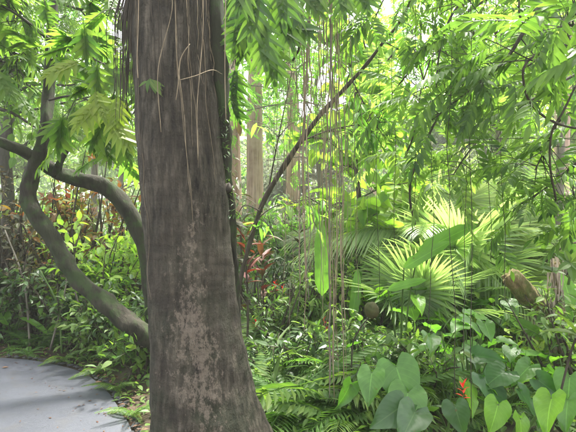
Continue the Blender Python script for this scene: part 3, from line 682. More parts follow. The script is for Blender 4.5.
# ------------------------------------------------------------------ shrubs
def shrub(name, base, h, r, n, leaf, lm, size, label, cat='shrub', group=None, stems=9, stemmat='twig', droop=.2, tl=.25, nl=6, lean=0):
    base=np.array([base[0],base[1],gz(base[0],base[1])-.03]); th=thing(name,base,label,cat,group); w=MB(); lv=MB()
    for k in range(stems):
        a=rng.uniform(0,6.28); q=rng.uniform(.3,1)*r; hh=h*rng.uniform(.65,1.05)
        e=base+np.array([math.cos(a)*q+lean*hh,math.sin(a)*q,hh])
        grow(w,lv,leaf,[base+rng.normal(size=3)*[.05,.05,0],base+(e-base)*.5+rng.normal(size=3)*.06+np.array([0,0,.05]),e],.012*h+.004,.003,max(2,n//stems),tl,nl,size,droop,5,.2,.003)
    w.build('stem',M[stemmat],th); lv.build('foliage',M[lm],th,False); return th
CR=[(70,6.3,2.5,.8,'croton','orange and yellow mottled croton bush behind the snaking trunk'),(104,6.8,2.3,.8,'croton','red and green mottled croton bush below the arched bough'),(132,7.2,1.9,.7,'croton','low speckled croton bush just left of the big trunk'),(45,7.2,2.0,.7,'croton','speckled croton bush with few red leaves behind the lower trunk bend'),(88,5.6,1.5,.6,'lime','lime green bush under the arched bough'),(115,6.0,1.4,.55,'lime','small bright lime bush left of the big trunk')]
for u,d,h,r_,lm,lab in CR: shrub('croton_bush',X_(u,d),h,r_,90,[L_oval],lm,.12,lab,stems=12,tl=.3)
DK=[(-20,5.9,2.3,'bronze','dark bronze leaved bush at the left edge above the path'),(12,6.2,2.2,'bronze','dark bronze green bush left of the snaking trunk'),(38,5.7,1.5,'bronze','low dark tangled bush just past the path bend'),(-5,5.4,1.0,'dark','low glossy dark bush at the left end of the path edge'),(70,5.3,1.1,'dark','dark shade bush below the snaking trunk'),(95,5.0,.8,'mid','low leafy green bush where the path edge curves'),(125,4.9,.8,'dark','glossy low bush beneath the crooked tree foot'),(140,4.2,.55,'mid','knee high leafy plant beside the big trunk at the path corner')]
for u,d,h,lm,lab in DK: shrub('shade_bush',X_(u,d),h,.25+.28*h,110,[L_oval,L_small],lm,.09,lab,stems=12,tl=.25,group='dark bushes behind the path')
BB=[(-40,9,2.2,'mid','green bush beyond the left edge behind the bronze bush'),(40,10,2.0,'bright','sunny bush far behind the crotons at the left'),(110,11,2.2,'grey','pale bush far behind the bough and the crotons'),(150,9,1.8,'bright','bright bush half hidden by the left side of the big trunk'),(235,8.2,1.7,'mid','green bush behind the red cordyline beside the trunk'),(262,10.5,2.1,'grey','pale bush at the foot of the biggest pink trunk'),(283,9,1.7,'bright','bright bush between the two pink trunks'),(308,12,2.4,'grey','pale bush behind the hanging root curtain'),(335,9.2,1.8,'bright','bright bush behind the silvery palm'),(362,12,2.6,'bright','sunlit tall bush in the middle distance below the sky gap'),(395,10.5,1.9,'mid','green bush behind the lime palms'),(425,13,2.4,'bright','sunlit bush below the hazy grey trees'),(455,11,2.0,'mid','green bush right of the tall lime palm'),(490,12,2.6,'bright','sunlit tall bush behind the far banana plant'),(530,9.5,2.2,'bright','bright bush behind the banana plants left of the log'),(570,8.5,2.3,'mid','green bush in the distance at the right edge'),(205,12,2.5,'far','bush far off just right of the trunk edge')]
for u,d,h,lm,lab in BB: shrub('far_bush',X_(u,d),h,.5+.3*h,150,[L_oval,L_lance],lm,.17,lab,stems=15,tl=.45,group='bushes of the middle distance')
# arching canes
for k,(u0,v0,u1,v1,d,lab) in enumerate([(50,352,68,232,5.1,'bare arching cane slanting up behind the path, the leftmost'),(62,355,40,270,5.0,'bare cane leaning left behind the path'),(82,352,60,262,5.1,'bare cane in the middle of the thicket behind the path'),(98,362,78,285,4.9,'bare cane nearest the foot of the snaking trunk'),(30,348,5,230,5.3,'long bare cane leaning toward the left edge')]):
    mm=MB(); a=P(u0,v0,d); a[2]=.02; b=P(u1,v1,d); mm.tube([a,(a+b)/2+np.array([.08,0,.06]),b],[.014,.008],6,6)
    tag(mm.build('bare_cane',M['stem' if k%2 else 'greybark']),lab,'cane')

# ------------------------------------------------------------------ palms
def pinnate_palm(base, label, n=12, L=1.7, th=.3, lm='palm', tm='greybark', elev=(.2,1.1), sz=None, group='feather palms', az=None):
    bz=gz(base[0],base[1]); b=np.array([base[0],base[1],bz]); t=thing('feather_palm',b,label,'palm',group)
    w=MB(); w.tube([b+[0,0,-.05],b+[.02,0,th*.5],b+[0,.02,th]],[.09,.075,.05],12,5,lambda a,q:1+.06*np.sin(80*q)); w.build('trunk',M[tm],t)
    for k in range(n):
        a=k*2.4+rng.normal()*.2 if az is None else az[0]+(az[1]-az[0])*rng.random(); el=rng.uniform(*elev)
        mm=MB(); d=np.array([math.cos(a)*math.cos(el),math.sin(a)*math.cos(el),math.sin(el)*.9])
        up=np.array([-math.cos(a)*math.sin(el),-math.sin(a)*math.sin(el),math.cos(el)])
        mm.add(FR_palm[rng.integers(3)],[b+np.array([0,0,th])],[d],[up],L*rng.uniform(.8,1.15)); mm.build('frond',M[lm],t,False)
    return t
def fan_palm(base, label, n=12, L=.6, st=.8, th=.5, lm='palm', group='fan palms', tilt=(.15,1.2)):
    bz=gz(base[0],base[1]); b=np.array([base[0],base[1],bz]); t=thing('fan_palm',b,label,'palm',group)
    w=MB(); w.tube([b+[0,0,-.05],b+[.01,0,th*.5],b+[0,0,th]],[.1,.09,.06],12,5,lambda a,q:1+.08*np.sin(60*q+a)); w.build('trunk',M['greybark'],t)
    for k in range(n):
        a=k*2.4+rng.normal()*.2; el=rng.uniform(*tilt); d=np.array([math.cos(a)*math.cos(el),math.sin(a)*math.cos(el),math.sin(el)])
        c=b+np.array([0,0,th]); q=c+d*st*rng.uniform(.7,1.1); q[2]-=.08*st
        mm=MB(); f=nrm(d*[1,1,.9]+np.array([0,0,rng.uniform(-.35,.25)])); mm.add(FAN[rng.integers(2)],[q],[f],[np.array([0,0,1])-d*.3+rng.normal(size=3)*.2],L*1.3*rng.uniform(.8,1.1))
        o=mm.build('frond',M[lm],t,False)
        s_=MB(); s_.tube([c,(c+q)/2+[0,0,.06],q],[.012,.007],5,4); s_.build('stalk',M['stem'],o)
        o.children[0].location=(0,0,0)
    return t
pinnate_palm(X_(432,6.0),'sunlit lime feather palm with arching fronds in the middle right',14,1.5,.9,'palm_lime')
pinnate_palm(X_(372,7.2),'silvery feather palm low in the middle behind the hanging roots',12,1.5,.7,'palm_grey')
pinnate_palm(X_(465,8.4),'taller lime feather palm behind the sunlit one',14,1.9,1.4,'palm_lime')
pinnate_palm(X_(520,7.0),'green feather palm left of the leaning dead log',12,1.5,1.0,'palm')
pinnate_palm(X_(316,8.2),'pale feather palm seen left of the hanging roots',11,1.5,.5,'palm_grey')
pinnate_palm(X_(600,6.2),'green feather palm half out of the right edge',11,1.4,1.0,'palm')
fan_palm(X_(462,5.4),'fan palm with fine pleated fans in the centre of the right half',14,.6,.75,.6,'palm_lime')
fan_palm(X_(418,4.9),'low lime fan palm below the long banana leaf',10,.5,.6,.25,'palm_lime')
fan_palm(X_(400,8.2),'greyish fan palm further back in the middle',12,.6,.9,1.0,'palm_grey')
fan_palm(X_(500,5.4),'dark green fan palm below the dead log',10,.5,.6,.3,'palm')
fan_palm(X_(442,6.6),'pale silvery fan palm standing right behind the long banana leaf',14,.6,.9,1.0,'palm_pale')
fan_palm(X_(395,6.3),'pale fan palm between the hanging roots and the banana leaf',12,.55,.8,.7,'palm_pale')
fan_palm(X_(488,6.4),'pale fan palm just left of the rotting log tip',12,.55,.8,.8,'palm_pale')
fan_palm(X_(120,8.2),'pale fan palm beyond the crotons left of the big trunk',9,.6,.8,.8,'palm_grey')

# ------------------------------------------------------------------ big-leaved plants
def leafplant(name, base, leaves, label, cat, ts, lm, group=None, stalk=.009, blade_up=None):
    """leaves: (tip position u,v, depth, direction du,dv,dd, size)"""
    b=np.array([base[0],base[1],gz(base[0],base[1])-.03]); t=thing(name,b,label,cat,group)
    for u,v,d,du,dv,dd,s in leaves:
        p=P(u,v,d); q=P(u+du,v+dv,d+dd); mm=MB()
        up=np.array([rng.normal()*.4,-.35+rng.normal()*.3,.9]) if blade_up is None else np.array(blade_up,float)
        mm.add(ts[rng.integers(len(ts))],[p],[q-p+rng.normal(size=3)*.04],[up],s*rng.uniform(.8,1.1)*(.62 if ts is H_leaf else 1)*(1.25 if u<425 and ts is H_leaf and v>360 else 1)); o=mm.build('leaf',M[lm],t)
        s_=MB(); mid=(b+p)/2; mid[2]=b[2]+(p[2]-b[2])*.65; s_.tube([b,mid,p],[stalk*1.4,stalk*.7],6,6); k=s_.build('leaf_stalk',M['stem'],o); k.location=(0,0,0)
    return t
EG='big leaved plants along the front right'
leafplant('elephant_ear',X_(392,2.9),[(372,372,2.75,-4,62,-.15,.28),(396,366,2.8,22,70,-.25,.42),(408,392,2.7,20,48,-.2,.34),(350,384,2.8,-20,40,-.1,.25)],'elephant ear plant with broad heart shaped green leaves at the bottom centre','plant',H_leaf,'heart',EG)
leafplant('elephant_ear',X_(440,2.6),[(415,412,2.35,-22,30,-.2,.3),(402,406,2.4,-22,34,-.1,.26),(455,405,2.45,14,44,-.1,.32)],'dark glossy elephant ear at the very bottom of the frame','plant',H_leaf,'heart_dark',EG)
leafplant('elephant_ear',X_(490,3.1),[(484,378,2.9,26,52,-.2,.38),(505,372,2.9,-34,30,-.15,.36),(520,392,2.8,30,36,-.1,.36),(475,356,3.1,44,14,-.1,.36),(538,380,2.9,32,22,-.1,.34)],'glossy dark elephant ear clump at the bottom right','plant',H_leaf,'heart_deep',EG)
leafplant('elephant_ear',X_(500,2.4),[(498,404,2.25,-14,40,-.1,.28),(552,398,2.2,-24,52,-.15,.32),(520,418,2.2,10,30,-.1,.26)],'elephant ear with light green leaves cut off by the bottom right edge','plant',H_leaf,'heart_lime',EG)
leafplant('elephant_ear',X_(550,3.2),[(530,366,3.0,-36,22,-.1,.34),(556,372,3.0,30,30,-.1,.34),(570,376,2.8,-6,48,-.1,.36)],'elephant ear with wide leaves in front of the dead log at the right','plant',H_leaf,'heart',EG)
leafplant('elephant_ear',X_(455,4.0),[(440,352,3.9,-48,-4,-.1,.42),(468,350,3.9,56,18,-.2,.44),(452,366,3.7,20,40,-.2,.4),(436,370,3.7,-30,28,-.2,.36)],'wide leaved elephant ear spreading below the fan palm','plant',H_leaf,'heart',EG)
leafplant('elephant_ear',X_(405,3.9),[(398,345,3.8,-36,18,-.1,.36),(418,348,3.8,34,22,-.1,.36),(380,362,3.7,-26,30,-.1,.34)],'medium elephant ear behind the heart shaped leaves at the centre','plant',H_leaf,'heart_lime',EG)
leafplant('elephant_ear',X_(350,5.2),[(350,316,5.1,-24,16,-.1,.36),(362,300,5.1,26,-16,0,.34),(338,330,5.0,-16,22,-.1,.34),(405,318,5.0,14,26,-.1,.34)],'pale green elephant ear behind the bundle of hanging roots','plant',H_leaf,'heart_lime',EG)
leafplant('elephant_ear',X_(590,2.7),[(584,285,2.6,-12,30,-.1,.24),(590,330,2.6,-16,26,-.1,.22),(568,400,2.5,-20,40,-.1,.3)],'elephant ear leaning in from the right edge','plant',H_leaf,'heart',EG)
BG='banana like plants'
leafplant('banana_plant',X_(400,3.6),[(418,253,3.2,74,-38,-.1,.6),(404,268,3.1,46,-12,-.1,.34),(388,290,3.2,40,-16,-.1,.3)],'banana plant with one long leaf slanting up to the right in the middle','plant',[PAD[0],PAD[0],PAD[2]],'paddle',BG,.007,(.1,-.9,.5))
leafplant('banana_plant',X_(322,4.4),[(322,296,4.3,2,-64,.0,.68),(352,318,4.6,6,-50,0,.48)],'upright narrow banana leaf clump beside the hanging roots','plant',[PAD[2]],'paddle',BG,.012,(.1,-1,.1))
leafplant('banana_plant',X_(490,5.7),[(492,285,5.4,-40,-24,-.1,.6),(488,280,5.4,-6,-60,0,.7),(494,285,5.4,28,-44,0,.6)],'banana plant with three broad leaves left of the dead log','plant',PAD[:2],'paddle',BG,.014)
leafplant('banana_plant',X_(560,4.2),[(552,344,4.0,-32,-32,-.1,.42),(572,262,4.0,20,-60,0,.55),(575,330,3.9,-10,-50,0,.45)],'banana plant with torn leaves at the right edge','plant',[PAD[1],PAD[3]],'paddle',BG,.014,(-.2,-.8,.4))
leafplant('banana_plant',X_(85,7.0),[(92,282,6.6,-22,-50,0,.9),(100,290,6.6,24,-60,0,.95),(80,290,6.6,-44,-20,0,.85),(118,285,6.6,40,-30,0,.85)],'banana plant glowing lime behind the snaking trunk','plant',PAD,'lime',BG,.016)
leafplant('banana_plant',X_(15,5.6),[(8,325,5.3,-18,-40,0,.5),(20,318,5.3,42,10,-.1,.5),(0,318,5.3,-30,6,0,.5)],'low banana like plant with flat bright leaves behind the path','plant',PAD[:2],'paddle',BG,.012)
leafplant('banana_plant',X_(470,9.0),[(470,255,8.8,-30,-50,0,1.3),(476,250,8.8,46,-34,0,1.3),(470,250,8.8,10,-60,0,1.3)],'tall banana plant far back behind the lime palms','plant',PAD,'lime',BG,.02)
e=thing('round_pod_plant',X_(352,3.3)+(0.0,),'round olive brown pod held up on a thin dark stalk in the middle','plant')
w=MB(); w.tube([P(352,420,3.3),P(352,352,3.25),P(358,332,3.2),P(369,317,3.15)],[.006,.005],6,6); w.build('stem',M['twig'],e)
w=MB(); w.tube([P(369,318,3.15),P(369.5,317,3.15),P(371,313,3.14),P(372,309,3.13),P(373,305,3.12),P(374,302,3.12)],[.004,.03,.056,.06,.045,.008],16,4,lambda a,t:1-.35*np.abs(np.sin(a+.4))+.03*np.sin(7*a)); w.build('pod',M['podskin'],e)
def arum(base,n,h,sz,lm,label):
    b=np.array([base[0],base[1],gz(base[0],base[1])-.02]); t=thing('arum_plant',b,label,'plant',EG)
    for k in range(n):
        a=k*2.4+rng.normal()*.3; rr=rng.uniform(.05,.3); p=b+np.array([math.cos(a)*rr,math.sin(a)*rr,h*rng.uniform(.6,1.1)])
        mm=MB(); mm.add(H_leaf[rng.integers(3)],[p],[(math.cos(a),math.sin(a),-.35+rng.normal()*.3)],[(rng.normal()*.3,rng.normal()*.3,1)],sz*rng.uniform(.55,1.05)); o=mm.build('leaf',M[lm],t)
        s_=MB(); s_.tube([b,(b+p)/2+[0,0,.05],p],[.007,.004],5,4); q=s_.build('leaf_stalk',M['stem'],o); q.location=(0,0,0)
for u,d,n_,h,sz,lm,lab in ((425,3.5,8,.6,.24,'heart','arum plant with mid sized green leaves left of the tall elephant ears'),(470,3.4,8,.7,.24,'heart','dark arum plant in the thick of the bottom right leaves'),(512,3.5,9,.5,.24,'heart','arum plant below the rotting log'),(450,3.0,7,.45,.2,'heart_lime','small lime arum above the lone scarlet flower'),(568,3.2,7,.45,.2,'heart_lime','lime arum plant beneath the dead shredded stem'),(380,3.4,7,.45,.2,'heart','small arum plant behind the heart shaped leaves of the bottom centre'),(410,4.5,8,.7,.26,'heart_lime','lime arum plant in front of the silvery palm'),(490,4.6,8,.7,.26,'heart','arum plant in front of the green fan palms')): arum(X_(u,d),n_,h,sz,lm,lab)
# strap-leaved tropical plants, cordylines
def rosette(name, base, n, L, t, lm, label, cat, group=None, h=.1, el=(.2,1.3), stem='twig'):
    b=np.array([base[0],base[1],gz(base[0],base[1])-.02]); th=thing(name,b,label,cat,group)
    if h>.12:
        w=MB(); w.tube([b,b+[.02,0,h*.5],b+[0,0,h]],[.014,.01],6,4); w.build('stem',M[stem],th)
    mm=MB(); el_=rng.uniform(el[0],el[1],n); a=np.arange(n)*2.4+rng.normal(size=n)*.3
    d=np.stack([np.cos(a)*np.cos(el_),np.sin(a)*np.cos(el_),np.sin(el_)],-1); up=np.stack([-np.cos(a)*np.sin(el_),-np.sin(a)*np.sin(el_),np.cos(el_)],-1)
    for q,tt in enumerate(t if isinstance(t,list) else [t]):
        k=np.arange(n)%(len(t) if isinstance(t,list) else 1)==q
        mm.add(tt,b+np.array([0,0,h])+rng.normal(size=(k.sum(),3))*[.01,.01,.25*h if h>.12 else 0],d[k],up[k],L*rng.uniform(.75,1.15,k.sum()))
    mm.build('foliage',M[lm],th,False); return th
for u,d,h,lab in ((246,4.4,1.15,'red leaved cordyline right beside the big trunk'),(262,4.8,.95,'darker red cordyline just right of the leaning sapling'),(240,5.4,1.45,'bronze red cordyline rising behind the leaning sapling'),(300,6.0,1.2,'brown red cordyline beyond the curtain of roots')):
    rosette('cordyline',X_(u,d),20,.23,L_lance2,'red' if d<5 else 'bronze',lab,'shrub','red cordylines',h,(-.2,1.2))
def bloom(base,h,label):
    b=np.array([base[0],base[1],gz(base[0],base[1])-.02]); th=thing('scarlet_flower',b,label,'flower','scarlet blooms in the undergrowth')
    w=MB(); w.tube([b,b+[.03,0,h*.6],b+[.02,0,h]],[.006,.004],5,4); w.build('stem',M['stem'],th)
    mm=MB()
    for k in range(9):
        a=k*2.4; e_=.3+k*.12; mm.add(L_lance2,[b+np.array([.02,0,h+.01*k])],[(math.cos(a)*math.cos(e_),math.sin(a)*math.cos(e_),math.sin(e_))],[(0,0,1)],.05)
    mm.build('petals',M['redbright'],th)
    lf=MB()
    for k in range(7):
        a=k*2.4+1; lf.add(L_lance,[b+np.array([.02,0,h*(.3+.08*k)])],[(math.cos(a),math.sin(a),.4)],[(0,0,1)],.2)
    lf.build('foliage',M['mid'],th,False)
for u,v,d,lab in ((273,296,4.9,'scarlet flower highest beside the leaning sapling'),(281,300,5.0,'scarlet flower just right of the highest one'),(254,330,4.5,'scarlet flower low against the big trunk'),(322,336,4.6,'scarlet flower left of the root bundle foot'),(325,345,4.6,'lowest scarlet flower left of the root bundle foot'),(460,400,2.7,'lone scarlet flower at the bottom among dark leaves'),(395,322,5.0,'scarlet flower in the middle right of the round leaf'),(276,292,5.4,'small scarlet flower behind the highest ones'),(60,262,5.9,'scarlet flower behind the snaking trunk')):
    p=P(u,v,d); bloom((p[0],p[1]),max(.15,p[2]),lab)
# yellow plant
shrub('yellow_shrub',X_(372,4.9),.95,.3,40,[L_oval],'lime',.1,'small yellow leaved shrub right of the root bundle')
shrub('yellow_shrub',X_(522,3.9),.3,.3,50,[L_small,L_oval],'lime',.1,'yellow green fine leaved shrub beneath the dead log')
shrub('yellow_shrub',X_(470,4.9),.8,.5,60,[L_oval],'lime',.11,'yellow green shrub between the fan palm and the elephant ears')
# ------------------------------------------------------------------ ferns and undergrowth right of the trunk
def fern_proto(seed,n,L,lm='fern'):
    th=thing('fern',(0,0,0),'x','fern'); mm=MB(); a=np.arange(n)*2.4+rng.normal(size=n)*.3; el=rng.uniform(.3,1.25,n)
    d=np.stack([np.cos(a)*np.cos(el),np.sin(a)*np.cos(el),np.sin(el)],-1); up=np.stack([-np.cos(a)*np.sin(el),-np.sin(a)*np.sin(el),np.cos(el)],-1)
    for q in (0,1): k=np.arange(n)%2==q; mm.add(FR_fern[q],np.zeros((k.sum(),3)),d[k],up[k],L*rng.uniform(.7,1.15,k.sum()))
    mm.build('fronds',M[lm],th,False); return th
pf=[fern_proto(1,11,.62),fern_proto(2,14,.5),fern_proto(3,9,.75,'mid')]
FL={'l':('feathery fern in the dark thicket behind the path','ferns behind the path'),
    'c':('feathery green fern in the undergrowth between the big trunk and the roots','ferns right of the big trunk'),
    'r':('feathery green fern among the big leaved plants at the right','ferns among the big leaves')}
used=[0,0,0]; FP=[]
for u,v in [(12,343),(48,343),(86,346),(118,358),(30,340),(100,346),(138,372),(66,342)]: FP.append((u,v,'l'))
for u,v in [(276,424),(290,428),(310,415),(330,425),(275,398),(300,392),(322,396),(350,405),(264,380),(285,372),(312,370),(340,376),(270,356),(296,352),(330,352),(355,358),(282,340),(312,338),(345,336),(365,384),(300,445),(340,445),(370,440)]: FP.append((u,v,'c'))
for u,v in [(385,350),(420,380),(440,400),(470,390),(505,370),(530,395),(560,400),(410,425),(500,430),(545,430),(400,365),(480,345),(520,345),(560,352),(575,380),(430,350)]: FP.append((u,v,'r'))
for k,(u,v,z) in enumerate(FP):
    q=k%3; p=G(u+rng.normal()*4,v+rng.normal()*4); src=pf[q]
    loc=(p[0],p[1],gz(p[0],p[1])-.02); sc=rng.uniform(.7,1.15)*{'l':.7,'c':1.12,'r':.9}[z]
    if not used[q]:
        used[q]=1; src.location=loc; src.scale=(sc,)*3; src['label'],src['group']=FL[z]
    else: copy_thing(src,loc,rng.uniform(0,6),sc,*FL[z])
US=[(275,4.6,1.0,'mid','leafy green bush just right of the big trunk foot'),(305,5.0,1.15,'mid','green bush behind the ferns left of the root bundle'),(340,5.6,1.1,'bright','light green bush behind the root bundle'),(262,5.6,1.2,'dark','dark leafy bush behind the red cordyline'),(385,6.0,1.0,'mid','green bush below the silvery palm'),(290,3.9,.6,'dark','low dark leafy plant nearest the big trunk foot'),(330,3.9,.6,'mid','low leafy plant at the foot of the hanging roots'),(440,6.6,1.0,'bright','light green bush behind the fan palm'),(365,3.5,.5,'dark','low dark plant left of the heart shaped leaves'),(545,5.8,1.3,'mid','green bush behind the dead log'),(420,3.3,.55,'mid','low plant between the bottom elephant ears'),(575,3.6,.9,'mid','green bush in the bottom right corner')]
for u,d,h,lm,lab in US: shrub('leafy_bush',X_(u,d),h,.3+.25*h,90,[L_oval,L_lance,L_lance],lm,.085,lab,stems=12,tl=.2)
for u,d,L,lab in ((266,3.3,.6,'grassy tuft of strap leaves closest to the foot of the big trunk'),(316,4.3,.6,'grassy tuft of strap leaves behind the root bundle'),(340,3.8,.5,'short grassy tuft of strap leaves beside the root bundle foot'),(272,3.6,.55,'grassy tuft of strap leaves at the bottom right of the big trunk'),(300,3.4,.55,'grassy tuft of strap leaves at the bottom left of the root bundle'),(355,3.3,.5,'grassy tuft of strap leaves right of the root bundle'),(258,3.9,.6,'grassy tuft of strap leaves behind the foot of the big trunk')):
    rosette('grass_tuft',X_(u,d),38,L,L_strap,'mid',lab,'grass','strap leaved tufts',.02,(.5,1.45))
# ground cover
TL=[(20,366,'tiny fern at the path edge nearest the left side'),(60,371,'tiny fern leaning over the path edge before the dark thicket'),(92,384,'tiny fern at the bend of the path edge'),(112,402,'tiny fern at the path edge left of the big trunk'),(130,428,'tiny fern at the path corner closest to the camera')]
for u,v,lab in TL:
    p=G(u,v-5); p[1]=edge_y(p[0])+.1; o=copy_thing(pf[int(rng.integers(3))],(p[0],p[1],0),rng.uniform(0,6),.3,lab,'tiny ferns at the path edge')
m=MB(); n=44000
u=rng.uniform(-6,7.5,n); y=rng.uniform(2.3,13,n)**1.0; ok=(y>edge_y(u)+.05)&~((abs(u+.49)<.5)&(abs(y-2.6)<.5)); u=u[ok]; y=y[ok]; n=len(u)
pos=np.stack([u,y,gz(u,y)+rng.uniform(.02,.26,n)*np.clip((y-edge_y(u))/.8,.25,1)],-1); d=nrm(rng.normal(size=(n,3))*[1,1,.5]); un=rng.normal(size=(n,3))*.4; un[:,2]+=1
h=n//2; m.add(L_small,pos[:h],d[:h],un[:h],rng.uniform(.03,.085,h)); m.add(L_oval,pos[h:],d[h:],un[h:],rng.uniform(.035,.09,n-h))
tag(m.build('ground_cover',M['mid'],smooth=False),'low leafy ground cover filling the beds beneath the plants','ground cover',kind='stuff')
m=MB(); n=900; u=rng.uniform(-6,4,n); y=edge_y(u)+np.abs(rng.normal(size=n))*.25+rng.normal(size=n)*.03+.06; pos=np.stack([u,y,gz(u,y)+rng.uniform(.02,.05,n)],-1)
m.add(L_small,pos,nrm(rng.normal(size=(n,3))*[1,1,.15]),(rng.normal(size=(n,3))*.3+[0,0,1]),rng.uniform(.025,.07,n))
n2=170; a=rng.uniform(-4.5,-.9,n2); pp=np.stack([a,edge_y(a)-np.abs(rng.normal(size=n2))*.45-.03,np.full(n2,.009)],-1)
m.add(L_small,pp,nrm(rng.normal(size=(n2,3))*[1,1,.05]),(rng.normal(size=(n2,3))*.1+[0,0,1]),rng.uniform(.008,.035,n2))
tag(m.build('leaf_litter',M['dry'],smooth=False),'brown fallen leaf litter along the planted side of the path edge','leaf litter',kind='stuff')
for u,v,lab in ((110,415,'pale fallen leaf lying on the path near its right edge'),(2,369,'pale fallen leaf lying on the path at the left edge'),(95,384,'brown fallen leaf lying on the path where it bends')):
    p=G(u,v); m=MB(); m.add(L_oval,[[p[0],p[1],.012]],[(.6,.7,.02)],[(0,-.2,1)],.07); tag(m.build('fallen_leaf',M['dry']),lab,'leaf')

# ------------------------------------------------------------------ leaning dead log and dry fronds at the right
e=thing('leaning_dead_log',P(590,400,4.3)*[1,1,0],'mossy rotting log leaning up to the left at the right edge','log')
w=MB(); w.tube([P(620,400,4.6),P(590,358,4.4),P(565,333,4.3),P(545,313,4.3),P(527,295,4.1),P(514,279,4.0),P(509,273,4.0)],[.105,.10,.10,.095,.09,.085,.078],28,12,lambda a,t:1+.06*np.sin(3*a+20*t)+.07*np.sin(7*a-9*t)+.05*np.sin(13*a+12*t)+.02*np.sin(70*t+2*a)-np.clip((t-.9)/.1,0,1)*(.35+.35*np.sin(4*a+1)+.25*np.sin(9*a))); w.build('trunk',M['logbark'],e)
mm=MB()
for k in range(60):
    f=rng.random(); p=P(512+f*52,272+f*58,4.05+f*.2); mm.add(FR_fern[k%2] if k%6==0 else L_lance,[p+rng.normal(size=3)*.025],[rng.normal(size=3)*[1,.6,.7]+[0,-.4,0]],[(0,-.4,1)],.14 if k%6==0 else rng.uniform(.03,.07))
mm.build('foliage',M['fern'],e,False)
e=thing('dead_palm_stem',G(552,396),'upright grey dead stem wrapped in shredded pale dry fronds in front of the log','dead plant')
w=MB(); w.tube([P(564,400,3.9),P(560,340,3.9),P(557,300,3.9),P(555,262,3.9)],[.055,.05,.045,.03],10,6,lambda a,t:1+.15*np.sin(4*a+9*t)); w.build('stem',M['logbark'],e)
mm=MB()
for k in range(95):
    u=555+rng.normal()*3.6; v=rng.uniform(256,335); mm.add(L_shred,[P(u,v,3.85+rng.normal()*.04)],[(rng.normal()*.1+.04,rng.normal()*.1,-1)],[(rng.normal(),-1,0)],rng.uniform(.12,.4))
mm.build('dry_fronds',M['husk'],e)
e=thing('dead_palm_stem',G(531,385),'short brown dead stump with hanging dry skirt below the log','dead plant')
w=MB(); w.tube([P(534,390,4.8),P(532,345,4.8),P(530,318,4.8)],[.07,.06,.04],10,6); w.build('stem',M['logbark'],e)
mm=MB()
for k in range(70): mm.add(L_shred,[P(530+rng.normal()*4,rng.uniform(312,330),4.75)],[(rng.normal()*.2,rng.normal()*.1,-1)],[(rng.normal(),-1,0)],rng.uniform(.2,.5))
mm.build('dry_fronds',M['husk'],e)
# dark sprig above the dead stem, on a wiry twig
e=thing('dark_leaved_branch',P(640,230,3.3),'dark leaved twig reaching in from the right edge above the dead stem','branch')
w=MB(); lv=MB(); grow(w,lv,C_whorl,[P(640,240,3.5),P(600,244,3.4),P(572,243,3.35),P(556,252,3.3),P(546,262,3.3)],.012,.005,6,.16,1,.12,.4)
w.build('stem',M['twig'],e); lv.build('foliage',M['mid'],e,False)
e=thing('young_stem',G(560,400),'thin straight purple stem rising through the leaves at the lower right','plant')
w=MB(); w.tube([P(552,430,2.7),P(560,395,2.7),P(570,355,2.7),P(577,335,2.7)],[.008,.006],6,4); w.build('stem',M['twig'],e)
lv=MB(); lv.add(L_oval,[P(577,335,2.7)]*5,rng.normal(size=(5,3))+[0,0,.6],[(0,0,1)]*5,.2); lv.build('foliage',M['mid'],e,False)

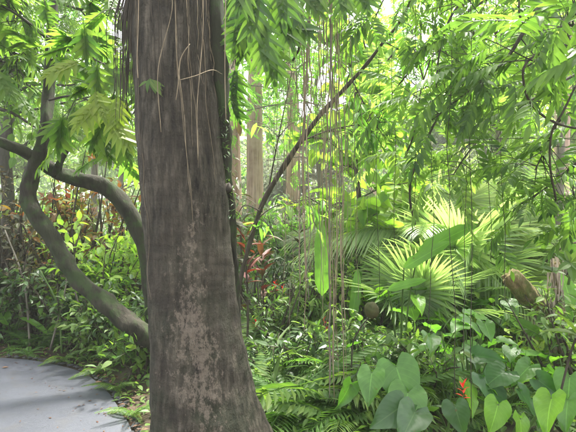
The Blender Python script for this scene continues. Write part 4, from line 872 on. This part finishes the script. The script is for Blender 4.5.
# ------------------------------------------------------------------ camera, light, air
cam=bpy.data.cameras.new('camera'); co=bpy.data.objects.new('camera',cam); COL.objects.link(co); co.location=(0,0,EYE); co.rotation_euler=(R(90),0,0)
cam.lens=F/576*36; cam.sensor_width=36; cam.clip_end=1000; cam.clip_start=.05; scene.camera=co
SUN_AZ=R(25); SUN_EL=R(68)
sd=Vector((math.sin(SUN_AZ)*math.cos(SUN_EL),math.cos(SUN_AZ)*math.cos(SUN_EL),math.sin(SUN_EL)))
sl=bpy.data.lights.new('sun','SUN'); sl.energy=3.6; sl.angle=R(9); sl.color=(1,.96,.88); so=bpy.data.objects.new('sun',sl); COL.objects.link(so); so.rotation_euler=sd.to_track_quat('Z','Y').to_euler()
wd=bpy.data.worlds.new('World'); scene.world=wd; wd.use_nodes=True; nt=wd.node_tree
sky=nt.nodes.new('ShaderNodeTexSky'); sky.sky_type='NISHITA'; sky.sun_disc=False; sky.sun_elevation=SUN_EL; sky.sun_rotation=SUN_AZ; sky.dust_density=6; sky.air_density=1; sky.ozone_density=1
bg=nt.nodes['Background']; hs=nt.nodes.new('ShaderNodeHueSaturation'); hs.inputs['Saturation'].default_value=.28; nt.links.new(sky.outputs[0],hs.inputs['Color']); nt.links.new(hs.outputs[0],bg.inputs[0]); bg.inputs[1].default_value=.15
HAZE=True
if HAZE:
    hm,hn,_,hl=mat('haze'); pv=hn.nodes.new('ShaderNodeVolumePrincipled'); pv.inputs['Color'].default_value=(.95,1,.95,1); pv.inputs['Density'].default_value=.0024; pv.inputs['Anisotropy'].default_value=.3
    ho=hn.nodes.new('ShaderNodeOutputMaterial'); hl.new(pv.outputs[0],ho.inputs['Volume'])
    m=MB(); x0,x1,y0,y1,z0,z1=-251,251,-151,301,-2,22
    v=[(x,y,z) for x in (x0,x1) for y in (y0,y1) for z in (z0,z1)]
    m.raw(v,[0,1,3,2, 4,6,7,5, 0,4,5,1, 2,3,7,6, 0,2,6,4, 1,5,7,3],[4]*6,[(0,0)]*8)
    tag(m.build('haze',hm,smooth=False),'thin pale humid haze hanging through the whole garden','haze',kind='stuff')
scene.view_settings.view_transform='Standard'; scene.view_settings.look='None'; scene.view_settings.gamma=1; scene.view_settings.exposure=2.5
cy=scene.cycles
cy.max_bounces=8; cy.diffuse_bounces=4; cy.glossy_bounces=2; cy.transmission_bounces=5; cy.volume_bounces=1; cy.volume_step_rate=1
cy.use_denoising=True; cy.sample_clamp_indirect=6
